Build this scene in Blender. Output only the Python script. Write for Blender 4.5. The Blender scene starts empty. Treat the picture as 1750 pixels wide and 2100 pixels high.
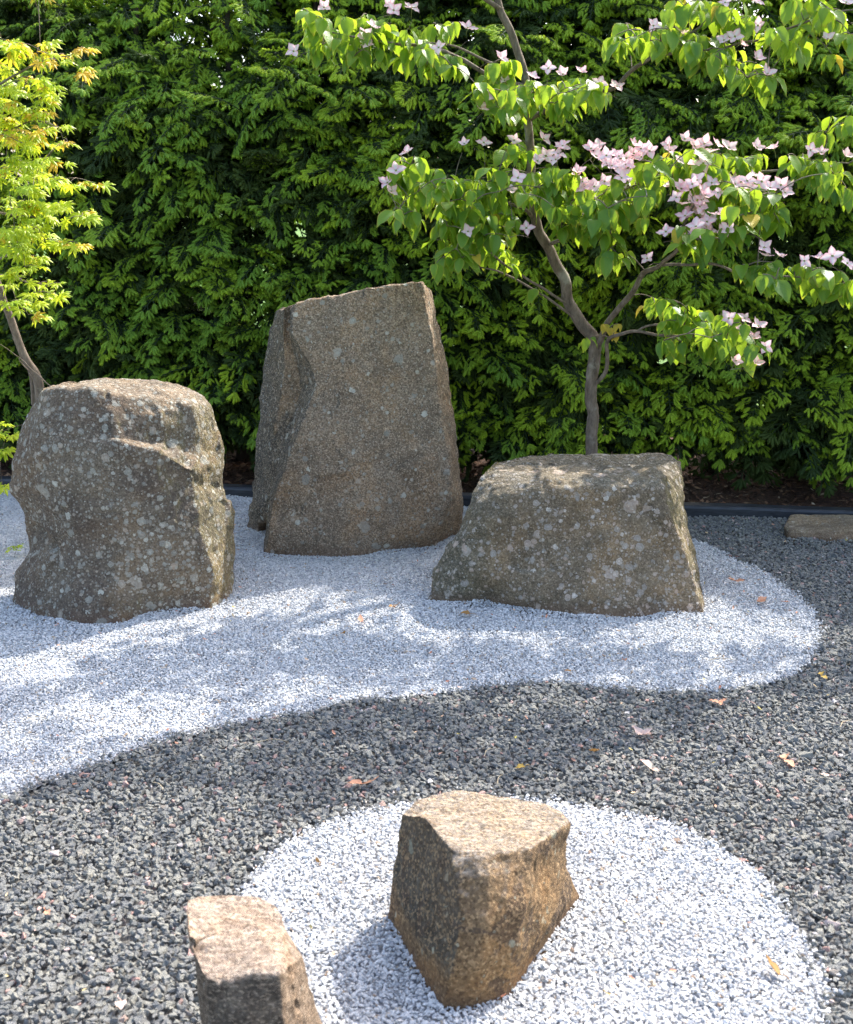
import bpy, math, random
import numpy as np
from mathutils import Vector, Matrix, Euler

random.seed(7)
rng = np.random.default_rng(11)
S = bpy.context.scene
COL = S.collection

# ------------------------------------------------------------------ camera, world, sun, exposure
CAM_H, PITCH, FPX = 1.6, math.radians(14.2), 2450.0
cd = bpy.data.cameras.new('camera')
cam = bpy.data.objects.new('camera', cd); COL.objects.link(cam)
cam.location = (0, 0, CAM_H)
cam.rotation_euler = (math.pi / 2 - PITCH, 0, 0)
cd.sensor_fit = 'VERTICAL'; cd.sensor_height = 24.0; cd.lens = 24.0 * FPX / 2100.0
cd.clip_start = 0.05; cd.clip_end = 2000
cd.dof.use_dof = True; cd.dof.focus_distance = 4.9; cd.dof.aperture_fstop = 4.5
S.camera = cam

SUN_EL, SUN_AZ = math.radians(46), math.radians(41)      # azimuth measured from +Y towards +X
world = bpy.data.worlds.new('World'); S.world = world; world.use_nodes = True
wn = world.node_tree.nodes; wl = world.node_tree.links
bg = wn['Background']
sky = wn.new('ShaderNodeTexSky'); sky.sky_type = 'NISHITA'; sky.sun_disc = False
sky.sun_elevation = SUN_EL; sky.sun_rotation = SUN_AZ
sky.air_density = 1.0; sky.dust_density = 4.0; sky.ozone_density = 1.0
wl.new(sky.outputs[0], bg.inputs[0]); bg.inputs[1].default_value = 0.15
ld = bpy.data.lights.new('sun', 'SUN'); ld.energy = 2.45; ld.angle = math.radians(0.75); ld.color = (1.0, 0.955, 0.90)
sun = bpy.data.objects.new('sun', ld); COL.objects.link(sun)
sdir = Vector((math.sin(SUN_AZ) * math.cos(SUN_EL), math.cos(SUN_AZ) * math.cos(SUN_EL), math.sin(SUN_EL)))
sun.rotation_euler = sdir.to_track_quat('Z', 'Y').to_euler(); sun.location = (5, 8, 8)
S.view_settings.view_transform = 'Standard'; S.view_settings.look = 'None'
S.view_settings.gamma = 1.0; S.view_settings.use_curve_mapping = False
S.view_settings.exposure = 1.98
S.cycles.use_denoising = True; S.cycles.denoiser = 'OPENIMAGEDENOISE'
S.cycles.denoising_input_passes = 'RGB_ALBEDO_NORMAL'; S.cycles.denoising_prefilter = 'NONE'
S.cycles.max_bounces = 8; S.cycles.transparent_max_bounces = 8
S.cycles.sample_clamp_indirect = 6.0

# ------------------------------------------------------------------ where a pixel of the photograph stands in the place
CP, SP = math.cos(PITCH), math.sin(PITCH)
def ray(u, v):
    a, b = (u - 875.0) / FPX, (1050.0 - v) / FPX
    return np.array([a, CP + b * SP, -SP + b * CP])
def W(u, v, Y=None):
    d = ray(u, v)
    t = (Y / d[1]) if Y is not None else (-CAM_H / d[2])
    return np.array([0, 0, CAM_H]) + d * t

# ------------------------------------------------------------------ object helpers
def tag(o, label=None, cat=None, group=None, kind=None):
    if label: o['label'] = label
    if cat: o['category'] = cat
    if group: o['group'] = group
    if kind: o['kind'] = kind
    return o
def empty(name, loc=(0, 0, 0)):
    o = bpy.data.objects.new(name, None); COL.objects.link(o); o.location = loc
    o.empty_display_size = 0.1
    return o
def link(name, me, mat=None, parent=None):
    o = bpy.data.objects.new(name, me); COL.objects.link(o)
    if mat is not None and not me.materials: me.materials.append(mat)
    if parent is not None: o.parent = parent
    return o
def mesh(name, V, F, smooth=True, attrs=None):
    me = bpy.data.meshes.new(name)
    V = np.asarray(V, dtype=np.float64)
    me.from_pydata([tuple(p) for p in V.tolist()], [], [tuple(f) for f in (F.tolist() if hasattr(F, 'tolist') else F)])
    if smooth and len(me.polygons):
        me.polygons.foreach_set('use_smooth', [True] * len(me.polygons))
    for k, (typ, dat) in (attrs or {}).items():
        a = me.attributes.new(k, typ, 'POINT')
        a.data.foreach_set('vector' if typ == 'FLOAT_VECTOR' else 'value', np.asarray(dat).ravel())
    me.update()
    return me

# ------------------------------------------------------------------ vector noise
def _h(ix, iy, iz, seed):
    n = (ix.astype(np.int64) * 374761393 + iy.astype(np.int64) * 668265263 + iz.astype(np.int64) * 1274126177 + seed * 987643211) & 0xffffffff
    n = ((n ^ (n >> 13)) * 1274126177) & 0xffffffff
    n = ((n ^ (n >> 15)) * 2246822519) & 0xffffffff
    return ((n ^ (n >> 16)) & 0xffffff) / float(0xffffff) * 2 - 1
def vn(P, seed=0):
    i = np.floor(P).astype(np.int64); f = P - i; f = f * f * f * (f * (f * 6 - 15) + 10)
    r = 0
    for dx in (0, 1):
        for dy in (0, 1):
            for dz in (0, 1):
                w = (f[:, 0] if dx else 1 - f[:, 0]) * (f[:, 1] if dy else 1 - f[:, 1]) * (f[:, 2] if dz else 1 - f[:, 2])
                r = r + w * _h(i[:, 0] + dx, i[:, 1] + dy, i[:, 2] + dz, seed)
    return r
def fbm(P, seed=0, octv=4, gain=0.5):
    r = 0; a = 1.0
    for k in range(octv):
        r = r + a * vn(P * (2.03 ** k), seed + 17 * k); a *= gain
    return r

# ------------------------------------------------------------------ node helper
class Nt:
    def __init__(s, name):
        s.m = bpy.data.materials.new(name); s.m.use_nodes = True
        s.t = s.m.node_tree; s.n = s.t.nodes; s.l = s.t.links
        s.bsdf = s.n['Principled BSDF']; s.out = s.n['Material Output']
    def put(s, sock, v):
        if v is None: return
        if isinstance(v, bpy.types.NodeSocket): s.l.new(v, sock)
        else:
            if isinstance(v, (tuple, list)) and len(v) == 3 and sock.type == 'RGBA': v = (*v, 1)
            sock.default_value = v
    def node(s, typ, **kw):
        n = s.n.new(typ)
        for k, v in kw.items(): setattr(n, k, v)
        return n
    def math(s, op, a, b=0.0, c=None, clamp=False):
        n = s.node('ShaderNodeMath', operation=op); n.use_clamp = clamp
        s.put(n.inputs[0], a); s.put(n.inputs[1], b)
        if c is not None: s.put(n.inputs[2], c)
        return n.outputs[0]
    def mix(s, f, a, b, mode='MIX'):
        n = s.node('ShaderNodeMix', data_type='RGBA', blend_type=mode)
        s.put(n.inputs[0], f); s.put(n.inputs[6], a); s.put(n.inputs[7], b)
        return n.outputs[2]
    def mr(s, v, a, b, c=0.0, d=1.0, smooth=False):
        n = s.node('ShaderNodeMapRange'); n.clamp = True
        if smooth: n.interpolation_type = 'SMOOTHSTEP'
        for k, x in enumerate((v, a, b, c, d)): s.put(n.inputs[k], x)
        return n.outputs[0]
    def obj(s): return s.node('ShaderNodeTexCoord').outputs['Object']
    def scale(s, vec, sc):
        n = s.node('ShaderNodeMapping'); s.put(n.inputs[0], vec); n.inputs['Scale'].default_value = sc
        return n.outputs[0]
    def noise(s, vec, sc, det=4, rough=0.55, dist=0.0, out=0):
        n = s.node('ShaderNodeTexNoise'); s.put(n.inputs['Vector'], vec); n.inputs['Scale'].default_value = sc
        n.inputs['Detail'].default_value = det; n.inputs['Roughness'].default_value = rough; n.inputs['Distortion'].default_value = dist
        return n.outputs[out]
    def vor(s, vec, sc, feature='F1', rnd=1.0):
        n = s.node('ShaderNodeTexVoronoi', feature=feature); s.put(n.inputs['Vector'], vec); n.inputs['Scale'].default_value = sc
        n.inputs['Randomness'].default_value = rnd
        return n
    def warp(s, vec, sc, amt):
        c = s.noise(vec, sc, 3, 0.6, out=1)
        a = s.node('ShaderNodeVectorMath', operation='SUBTRACT'); s.put(a.inputs[0], c); a.inputs[1].default_value = (.5, .5, .5)
        b = s.node('ShaderNodeVectorMath', operation='SCALE'); s.put(b.inputs[0], a.outputs[0]); b.inputs['Scale'].default_value = amt
        d = s.node('ShaderNodeVectorMath', operation='ADD'); s.put(d.inputs[0], vec); s.put(d.inputs[1], b.outputs[0])
        return d.outputs[0]
    def ramp(s, f, stops):
        n = s.node('ShaderNodeValToRGB'); s.put(n.inputs[0], f); cr = n.color_ramp
        while len(cr.elements) < len(stops): cr.elements.new(0.5)
        for e, (p, c) in zip(cr.elements, stops): e.position = p; e.color = (*c, 1)
        return n.outputs[0]
    def attr(s, name, typ='GEOMETRY'):
        n = s.node('ShaderNodeAttribute', attribute_name=name); n.attribute_type = typ
        return n
    def bump(s, h, strength, dist, prev=None):
        n = s.node('ShaderNodeBump'); s.put(n.inputs['Height'], h); n.inputs['Strength'].default_value = strength
        n.inputs['Distance'].default_value = dist
        if prev is not None: s.put(n.inputs['Normal'], prev)
        return n.outputs[0]
    def fin(s, col, rough=0.8, normal=None, spec=0.3):
        s.put(s.bsdf.inputs['Base Color'], col); s.put(s.bsdf.inputs['Roughness'], rough)
        s.bsdf.inputs['Specular IOR Level'].default_value = spec
        if normal is not None: s.put(s.bsdf.inputs['Normal'], normal)
        return s.m

# ------------------------------------------------------------------ materials: rock
def rock_mat(name, c_mid, c_dark, c_light, speck=0.5, lichen=0.5, big=0.3, lich_col=(.44, .435, .37), extra=None, streak=False, rough_amt=1.0):
    t = Nt(name); P = t.obj()
    Pw = t.warp(P, 9.0, 0.03)
    n1 = t.noise(P, 3.2, 6, 0.62, 0.4); n2 = t.noise(P, 13.0, 6, 0.7)
    col = t.mix(t.mr(n1, .38, .62), c_dark, c_mid)
    col = t.mix(t.math('MULTIPLY', t.mr(n2, .5, .72), .55), col, c_light)
    if streak:
        Pst = t.scale(t.warp(P, 4.0, .10), (5, 26, 26)); s1 = t.noise(Pst, 2.2, 5, .65)
        col = t.mix(t.mr(s1, .45, .68, 0, .55), col, tuple(min(1, c * 1.35) for c in c_light))
        col = t.mix(t.mr(s1, .5, .3, 0, .5), col, c_dark)
    if extra: col = extra(t, P, col)
    mac = t.noise(P, 4.2, 5, .62, .8); col = t.mix(t.mr(mac, .46, .62, 0, .75), col, t.mix(1.0, col, (1.32, 1.15, .95), 'MULTIPLY')); col = t.mix(t.mr(t.noise(P, 5.5, 5, .6), .56, .66, 0, .55), col, t.mix(1.0, col, (.55, .55, .55), 'MULTIPLY'))
    # mineral grain
    g = t.vor(t.scale(P, (1, 1, 2.2)) if streak else P, 190.0); gs = t.node('ShaderNodeSeparateColor'); t.put(gs.inputs[0], g.outputs['Color'])
    g2 = t.noise(P, 110.0, 4, 0.7)
    col = t.mix(t.math('MULTIPLY', t.mr(gs.outputs[0], .62, .8), .55 * speck), col, tuple(min(1, c * 1.75) for c in c_light))
    col = t.mix(t.math('MULTIPLY', t.mr(gs.outputs[1], .6, .78), .75 * speck), col, tuple(c * .35 for c in c_dark))
    col = t.mix(t.mr(g2, .38, .62, 0, .6), col, t.mix(1.0, col, (.55, .48, .43), 'MULTIPLY'))
    g3 = t.noise(P, 52.0, 5, .75); col = t.mix(t.mr(g3, .5, .7, 0, .4), col, t.mix(1.0, col, (1.45, 1.4, 1.3), 'MULTIPLY'))
    zz = t.node('ShaderNodeSeparateXYZ'); t.put(zz.inputs[0], P)
    col = t.mix(t.mr(t.math('ADD', zz.outputs[2], t.math('MULTIPLY', t.noise(P, 12, 4, .6), .05)), .085, .02, 0, .6), col, (.15, .085, .055))   # soil splash at the foot
    # lichen rosettes of several sizes
    patch = t.mr(t.noise(P, 3.1, 5, .65), .36, .58, .10 + .35 * lichen, 1.1)
    hb = None
    for sc, rmax, thr, amt in ((11.0, .36, 1 - .5 * big, .95), (24.0, .44, 1 - .9 * lichen, .95), (44.0, .46, 1 - 1.0 * lichen, .85), (85.0, .46, 1 - .95 * lichen, .75)):
        v = t.vor(t.warp(P, sc * 2.6, .48 / sc), sc); sp = t.node('ShaderNodeSeparateColor'); t.put(sp.inputs[0], v.outputs['Color'])
        rad = t.math('MULTIPLY', t.math('ADD', .35, t.math('MULTIPLY', sp.outputs[0], .65)), rmax)
        edge = t.mr(t.math('SUBTRACT', rad, v.outputs['Distance']), 0, .05)
        on = t.math('GREATER_THAN', sp.outputs[1], t.math('SUBTRACT', 1.02, t.math('MULTIPLY', patch, 1 - thr)))
        ringf = t.math('PINGPONG', t.math('DIVIDE', v.outputs['Distance'], rad), .32)
        m = t.math('MULTIPLY', t.math('MULTIPLY', edge, on), t.math('ADD', amt * .55, t.math('MULTIPLY', ringf, amt * 1.5)), clamp=True)
        m = t.math('MULTIPLY', m, t.mr(g2, .25, .55, .6, 1.0))
        lc = t.ramp(sp.outputs[2], [(0, tuple(c * .68 for c in lich_col)), (.45, lich_col), (.78, (lich_col[0] * 1.15, lich_col[1] * .95, lich_col[2] * .85)), (.93, tuple(min(1, c * 1.55) for c in lich_col))])
        col = t.mix(m, col, lc)
        hb = m if hb is None else t.math('ADD', hb, m)
    h = t.math('ADD', t.math('MULTIPLY', t.noise(P, 45.0, 8, .72), 1.0), t.math('MULTIPLY', n2, .7))
    h = t.math('ADD', h, t.math('MULTIPLY', hb, .12))
    h = t.math('ADD', h, t.math('MULTIPLY', gs.outputs[2], .12))
    nb = t.bump(h, 1.0 * rough_amt, .020)
    return t.fin(col, .88, nb, .22)

def nrm_axis(t, axis):      # object-space normal component of the stone itself
    n = t.node('ShaderNodeSeparateXYZ'); t.put(n.inputs[0], t.node('ShaderNodeTexCoord').outputs['Normal'])
    return n.outputs[axis]

def ex_left(t, P, col):     # yellow-green tint on right-facing sides of the left boulder, paler tan on top
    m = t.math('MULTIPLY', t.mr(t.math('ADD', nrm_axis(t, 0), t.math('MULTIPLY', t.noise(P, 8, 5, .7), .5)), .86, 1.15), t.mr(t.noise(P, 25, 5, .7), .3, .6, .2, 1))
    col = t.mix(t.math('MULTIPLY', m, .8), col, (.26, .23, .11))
    m2 = t.mr(nrm_axis(t, 2), .55, .9)
    return t.mix(t.math('MULTIPLY', m2, .7), col, t.mix(t.mr(t.noise(P, 22, 5, .7), .35, .65), (.26, .21, .15), (.40, .34, .26)))
def ex_tall(t, P, col):     # grey weathered flake on the left flank, orange iron grain on the face
    s = t.noise(P, 60, 5, .75)
    col = t.mix(t.mr(s, .52, .66, 0, .55), col, (.31, .195, .125))
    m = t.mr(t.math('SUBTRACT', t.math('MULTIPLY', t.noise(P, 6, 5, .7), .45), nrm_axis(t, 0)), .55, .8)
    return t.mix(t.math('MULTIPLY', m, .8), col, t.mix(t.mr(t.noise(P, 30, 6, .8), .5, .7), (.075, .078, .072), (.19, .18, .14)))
def ex_wide(t, P, col):     # grey crust on the left shoulder, olive film along the top and right
    s = t.node('ShaderNodeSeparateXYZ'); t.put(s.inputs[0], P)
    m = t.mr(t.math('ADD', s.outputs[0], t.math('MULTIPLY', t.noise(P, 6, 5, .7), .3)), -.16, -.36)
    col = t.mix(t.math('MULTIPLY', m, .75), col, t.mix(t.mr(t.noise(P, 40, 6, .8), .45, .62), (.085, .09, .065), (.24, .235, .18)))
    m = t.mr(t.math('ADD', nrm_axis(t, 0), t.math('MULTIPLY', t.noise(P, 8, 5, .7), .4)), .7, 1.0)
    col = t.mix(t.math('MULTIPLY', m, .75), col, (.20, .18, .085))
    m = t.mr(nrm_axis(t, 2), .5, .85)
    return t.mix(t.math('MULTIPLY', m, .65), col, t.mix(t.mr(t.noise(P, 30, 6, .75), .4, .62), (.13, .125, .095), (.34, .325, .26)))
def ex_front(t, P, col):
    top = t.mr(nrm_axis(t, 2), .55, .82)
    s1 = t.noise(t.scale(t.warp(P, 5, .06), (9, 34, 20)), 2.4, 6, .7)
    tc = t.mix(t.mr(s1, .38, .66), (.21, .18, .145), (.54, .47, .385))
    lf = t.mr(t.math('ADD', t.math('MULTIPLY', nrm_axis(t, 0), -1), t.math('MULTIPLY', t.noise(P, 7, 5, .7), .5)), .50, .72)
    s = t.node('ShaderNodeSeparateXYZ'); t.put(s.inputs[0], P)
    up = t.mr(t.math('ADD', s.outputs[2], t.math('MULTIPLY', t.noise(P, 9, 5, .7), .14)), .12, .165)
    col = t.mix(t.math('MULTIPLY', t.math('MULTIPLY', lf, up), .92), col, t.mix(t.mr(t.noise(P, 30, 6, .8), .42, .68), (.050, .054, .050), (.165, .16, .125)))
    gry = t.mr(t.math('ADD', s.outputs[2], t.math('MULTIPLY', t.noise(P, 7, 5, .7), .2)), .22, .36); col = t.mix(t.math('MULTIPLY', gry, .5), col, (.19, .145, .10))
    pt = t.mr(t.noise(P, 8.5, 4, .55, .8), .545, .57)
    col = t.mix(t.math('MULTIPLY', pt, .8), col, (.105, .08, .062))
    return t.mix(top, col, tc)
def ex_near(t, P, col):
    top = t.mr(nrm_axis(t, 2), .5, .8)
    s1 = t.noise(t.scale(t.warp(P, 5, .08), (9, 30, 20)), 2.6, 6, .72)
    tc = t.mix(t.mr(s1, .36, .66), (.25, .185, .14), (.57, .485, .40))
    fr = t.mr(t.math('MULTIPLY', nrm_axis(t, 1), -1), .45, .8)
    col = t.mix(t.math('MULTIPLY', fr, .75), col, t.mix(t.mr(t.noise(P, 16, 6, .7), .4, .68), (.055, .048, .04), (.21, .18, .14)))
    return t.mix(top, col, tc)

# ------------------------------------------------------------------ rock geometry: rings of measured points, filled in and weathered
FOOT = []
def rock(name, rings, back_top, depth, mat, label, seed=0, cracks=(), amp=1.0, step=0.008, sm=4, chip=.07):
    rows = []
    for k, r in enumerate(rings):
        fr = np.array([W(*p) for p in r])
        L, R = fr[0], fr[-1]
        if k == len(rings) - 1 and back_top:
            bk = np.array([W(*p) for p in back_top])
        else:
            bk = []
            for q in range(6):
                tt = (q + 1) / 7
                p = R + (L - R) * (.08 + .84 * tt); p = p.copy()
                p[1] += depth * (math.sin(math.pi * (.12 + .76 * tt)) ** .6) * (1.0 - .25 * k / len(rings))
                p[2] = R[2] + (L[2] - R[2]) * tt
                bk.append(p)
            bk = np.array(bk)
        rows.append(np.vstack([fr, bk]))
    base = rows[0].copy(); base[:, 2] = -.09
    rows[0][:, 2] = 0.0
    FOOT.append(rows[0][:, :2].copy())
    rows = [base] + rows
    top = rows[-1]; cen = top.mean(0)
    for s_, dz in ((.72, .0), (.40, .0), (.06, .0)):
        rr = cen + (top - cen) * s_; rr[:, 2] += dz; rows.append(rr)
    G = np.array(rows)                                     # R x C x 3
    R_, C_ = G.shape[:2]
    # resample columns then rows at an even step
    cols = []
    for c in range(C_):
        d = np.linalg.norm(G[:, (c + 1) % C_] - G[:, c], axis=1).max(); n = max(2, int(d / step))
        for i in range(n):
            cols.append(G[:, c] * (1 - i / n) + G[:, (c + 1) % C_] * (i / n))
    G = np.array(cols).transpose(1, 0, 2)
    out = []
    for r in range(R_ - 1):
        d = np.median(np.linalg.norm(G[r + 1] - G[r], axis=1)); n = max(2, int(d / step))
        for i in range(n): out.append(G[r] * (1 - i / n) + G[r + 1] * (i / n))
    out.append(G[-1]); G = np.array(out)
    R_, C_ = G.shape[:2]
    G0 = G.copy()
    for it in range(sm):
        A = G.copy(); A[1:-1] = (G[:-2] + G[2:] + np.roll(G, 1, 1)[1:-1] + np.roll(G, -1, 1)[1:-1] + 2 * G[1:-1]) / 6
        G = A
    def normals(G):
        du = np.roll(G, -1, 1) - np.roll(G, 1, 1); dv = np.empty_like(G); dv[1:-1] = G[2:] - G[:-2]; dv[0] = dv[1]; dv[-1] = dv[-2]
        n = np.cross(du, dv); n /= (np.linalg.norm(n, axis=2, keepdims=True) + 1e-9)
        return n
    P = G.reshape(-1, 3); N = normals(G).reshape(-1, 3)
    org = P.mean(0); 
    d = amp * (.012 * fbm(P * 2.6, seed, 2) + .0055 * fbm(P * 9, seed + 5, 4, .55))
    rid = 1 - np.abs(fbm(P * np.array([5, 5, 8.]), seed + 9, 3)); d -= amp * .005 * np.clip(rid - .85, 0, 1) * 6.6 * np.clip(vn(P * 4, seed + 3) * 3, 0, 1)
    # chipped facets: every cell of the stone is cut by its own slightly tilted plane
    rs = np.random.default_rng(seed + 3)
    for cell, k in ((chip * 2.4, .11), (chip, .10), (chip * .45, .13)):
        lo, hi = P.min(0), P.max(0); cnt = int(min(1500, np.prod((hi - lo) / cell + 1) * .8))
        sd = rs.uniform(lo, hi, (cnt, 3)); dr = rs.normal(size=(cnt, 3)); dr /= np.linalg.norm(dr, axis=1, keepdims=True)
        Q = P + .35 * cell * np.stack([vn(P / cell * 1.3, seed + 31), vn(P / cell * 1.3, seed + 32), vn(P / cell * 1.3, seed + 33)], 1)
        idx = np.empty(len(P), int)
        for a in range(0, len(P), 4000):
            q = Q[a:a + 4000]; idx[a:a + 4000] = ((q[:, None, :] - sd[None]) ** 2).sum(2).argmin(1)
        d += amp * k * np.clip((Q - sd[idx]) * dr[idx], -cell, cell).sum(1) * .55
    d += amp * .0032 * fbm(P * 42, seed + 21, 3, .65)
    for pts, wd, dp in cracks:
        c = np.array([W(*p) for p in pts]); best = np.full(len(P), 9.0)
        wob = .012 * np.stack([vn(P * 25, 71), vn(P * 25, 72), vn(P * 25, 73)], 1)
        for a, b in zip(c[:-1], c[1:]):
            ab = b - a; tt = np.clip(((P + wob - a) @ ab) / (ab @ ab), 0, 1)
            best = np.minimum(best, np.linalg.norm(P + wob - (a + tt[:, None] * ab), axis=1))
        d -= dp * np.exp(-(best / wd) ** 2)
    fade = np.clip((P[:, 2] + .05) / .08, .2, 1)
    P = P + N * (d * fade)[:, None]
    G = P.reshape(R_, C_, 3)
    A = G.copy(); A[1:-1] = (G[:-2] + G[2:] + np.roll(G, 1, 1)[1:-1] + np.roll(G, -1, 1)[1:-1] + 4 * G[1:-1]) / 8
    P = A.reshape(-1, 3)
    org = np.array([org[0], org[1], 0.0]); P = P - org
    i = np.arange(R_ - 1)[:, None] * C_ + np.arange(C_)[None]; j = np.arange(R_ - 1)[:, None] * C_ + (np.arange(C_) + 1)[None] % C_
    F = np.stack([i, j, j + C_, i + C_], 2).reshape(-1, 4)
    P = np.vstack([P, P[-C_:].mean(0)[None]]); ci = len(P) - 1
    FF = F.tolist() + [[(R_ - 1) * C_ + k, (R_ - 1) * C_ + (k + 1) % C_, ci] for k in range(C_)]
    me = mesh(name, P, FF, True)
    o = link(name, me, mat); o.location = org
    tag(o, label, 'boulder')
    return o

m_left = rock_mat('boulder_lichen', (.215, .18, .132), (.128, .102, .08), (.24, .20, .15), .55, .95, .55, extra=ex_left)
m_tall = rock_mat('boulder_granite', (.355, .275, .19), (.245, .195, .14), (.43, .345, .25), .8, .30, .45, extra=ex_tall)
m_wide = rock_mat('boulder_olive', (.265, .21, .138), (.175, .14, .095), (.34, .28, .195), .55, .65, 1.1, lich_col=(.50, .46, .40), extra=ex_wide)
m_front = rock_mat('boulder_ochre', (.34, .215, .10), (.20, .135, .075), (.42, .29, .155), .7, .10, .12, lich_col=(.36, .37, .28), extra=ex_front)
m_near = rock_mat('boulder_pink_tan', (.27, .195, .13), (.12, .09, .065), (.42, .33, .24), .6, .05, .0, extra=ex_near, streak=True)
m_slab = rock_mat('slab_stone', (.30, .25, .17), (.19, .155, .105), (.42, .36, .26), .5, .25, .2, streak=True)

A_r = [[(22, 1240), (77, 1262), (150, 1279), (240, 1281), (340, 1256), (430, 1248), (479, 1228)],
 [(27, 1172, 4.85), (75, 1180, 4.68), (150, 1180, 4.58), (240, 1180, 4.56), (340, 1170, 4.62), (438, 1165, 4.72), (479, 1180, 4.95)],
 [(59, 1130, 4.88), (95, 1120, 4.70), (150, 1100, 4.60), (240, 1100, 4.58), (330, 1095, 4.63), (412, 1090, 4.72), (484, 1120, 4.98)],
 [(46, 1050, 4.85), (90, 1045, 4.68), (150, 1030, 4.60), (240, 1030, 4.59), (330, 1030, 4.64), (402, 1030, 4.74), (477, 1037, 5.0)],
 [(17, 1012, 4.82), (70, 990, 4.68), (150, 985, 4.60), (240, 985, 4.60), (325, 985, 4.65), (395, 985, 4.75), (457, 1005, 5.02)],
 [(18, 960, 4.84), (75, 930, 4.68), (150, 920, 4.62), (235, 906, 4.62), (325, 925, 4.65), (393, 965, 4.72), (461, 950, 5.03)],
 [(28, 905, 4.86), (80, 890, 4.70), (150, 893, 4.64), (240, 902, 4.64), (328, 911, 4.735), (402, 930, 4.85), (459, 915, 5.04)],
 [(42, 862, 4.88), (90, 850, 4.72), (155, 850, 4.66), (230, 850, 4.67), (325, 855, 4.75), (400, 870, 4.86), (450, 880, 5.05)],
 [(72, 813, 4.90), (105, 799, 4.76), (175, 796, 4.70), (228, 806, 4.72), (320, 816, 4.79), (390, 834, 4.86), (438, 832, 5.05)],
 [(86, 794, 4.95), (115, 790, 4.86), (180, 787, 4.85), (240, 789, 4.88), (320, 798, 4.9), (388, 808, 4.95), (420, 812, 5.08)]]
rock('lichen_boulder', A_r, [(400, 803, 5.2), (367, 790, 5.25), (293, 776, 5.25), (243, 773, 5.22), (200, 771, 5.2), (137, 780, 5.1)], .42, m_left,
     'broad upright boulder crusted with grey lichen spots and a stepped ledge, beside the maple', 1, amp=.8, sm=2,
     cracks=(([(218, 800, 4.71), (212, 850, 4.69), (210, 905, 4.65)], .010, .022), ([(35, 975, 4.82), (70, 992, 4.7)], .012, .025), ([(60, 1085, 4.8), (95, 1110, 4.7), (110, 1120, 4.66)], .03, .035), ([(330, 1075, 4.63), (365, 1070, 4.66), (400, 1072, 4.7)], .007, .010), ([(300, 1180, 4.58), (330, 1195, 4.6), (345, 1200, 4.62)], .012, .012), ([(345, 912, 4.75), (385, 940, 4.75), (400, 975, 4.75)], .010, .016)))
B_r = [[(504, 1082), (528, 1093), (549, 1088), (537, 1139), (717, 1145), (890, 1124), (935, 1100)],
 [(510, 1058, 5.98), (532, 1050, 5.86), (552, 1055, 5.80), (551, 1098, 5.47), (720, 1090, 5.44), (905, 1080, 5.56), (946, 1070, 5.8)],
 [(519, 1010, 6.0), (541, 1000, 5.85), (557, 1005, 5.77), (556, 1030, 5.5), (725, 1020, 5.45), (925, 1020, 5.56), (948, 1030, 5.82)],
 [(524, 940, 6.0), (553, 930, 5.82), (580, 930, 5.74), (590, 935, 5.52), (735, 930, 5.47), (922, 930, 5.58), (941, 945, 5.85)],
 [(532, 860, 6.0), (566, 850, 5.78), (603, 855, 5.74), (622, 862, 5.53), (745, 850, 5.50), (908, 850, 5.6), (932, 855, 5.87)],
 [(530, 800, 6.0), (578, 795, 5.76), (618, 800, 5.77), (649, 785, 5.55), (750, 780, 5.52), (898, 770, 5.62), (921, 775, 5.88)],
 [(541, 738, 6.0), (580, 735, 5.78), (608, 745, 5.77), (634, 747, 5.57), (755, 725, 5.54), (891, 710, 5.64), (911, 715, 5.9)],
 [(550, 693, 6.0), (581, 690, 5.76), (594, 690, 5.79), (598, 688, 5.60), (755, 665, 5.57), (884, 655, 5.66), (900, 660, 5.9)],
 [(566, 636, 6.0), (582, 631, 5.78), (593, 633, 5.80), (600, 625, 5.66), (752, 589, 5.62), (866, 574, 5.68), (887, 592, 5.9)]]
rock('standing_stone', B_r, [(882, 585, 5.98), (850, 577, 6.02), (780, 588, 6.04), (700, 604, 6.04), (640, 617, 6.04), (600, 628, 6.04)], .30, m_tall,
     'tallest boulder, an upright brown granite slab with a slanting top and grey side', 5, sm=3, amp=.75,
     cracks=(([(596, 640, 5.75), (597, 690, 5.68), (615, 745, 5.68), (622, 800, 5.66), (610, 870, 5.64), (600, 905, 5.6)], .011, .030), ([(700, 990, 5.46), (800, 960, 5.5), (900, 925, 5.57)], .012, .010)))
C_r = [[(873, 1233), (935, 1241), (1003, 1238), (1112, 1260), (1250, 1269), (1443, 1261), (1450, 1228)],
 [(881, 1178, 4.85), (930, 1175, 4.75), (1000, 1175, 4.72), (1110, 1180, 4.65), (1260, 1180, 4.65), (1424, 1185, 4.68), (1438, 1187, 4.95)],
 [(911, 1123, 4.88), (945, 1120, 4.78), (1005, 1115, 4.75), (1110, 1110, 4.70), (1260, 1105, 4.70), (1396, 1110, 4.73), (1428, 1120, 5.02)],
 [(941, 1083, 4.90), (965, 1075, 4.80), (1010, 1065, 4.76), (1110, 1050, 4.73), (1260, 1045, 4.73), (1374, 1050, 4.76), (1407, 1066, 5.08)],
 [(959, 1032, 4.93), (985, 1025, 4.83), (1030, 1018, 4.79), (1110, 1003, 4.75), (1260, 998, 4.75), (1362, 1000, 4.78), (1405, 1010, 5.1)],
 [(977, 992, 4.98), (1005, 990, 4.9), (1050, 995, 4.82), (1110, 982, 4.80), (1250, 978, 4.81), (1352, 982, 4.84), (1401, 973, 5.12)],
 [(992, 962, 5.05), (1015, 965, 5.0), (1060, 965, 4.97), (1120, 960, 4.97), (1250, 957, 5.0), (1345, 955, 5.02), (1397, 948, 5.16)]]
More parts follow.
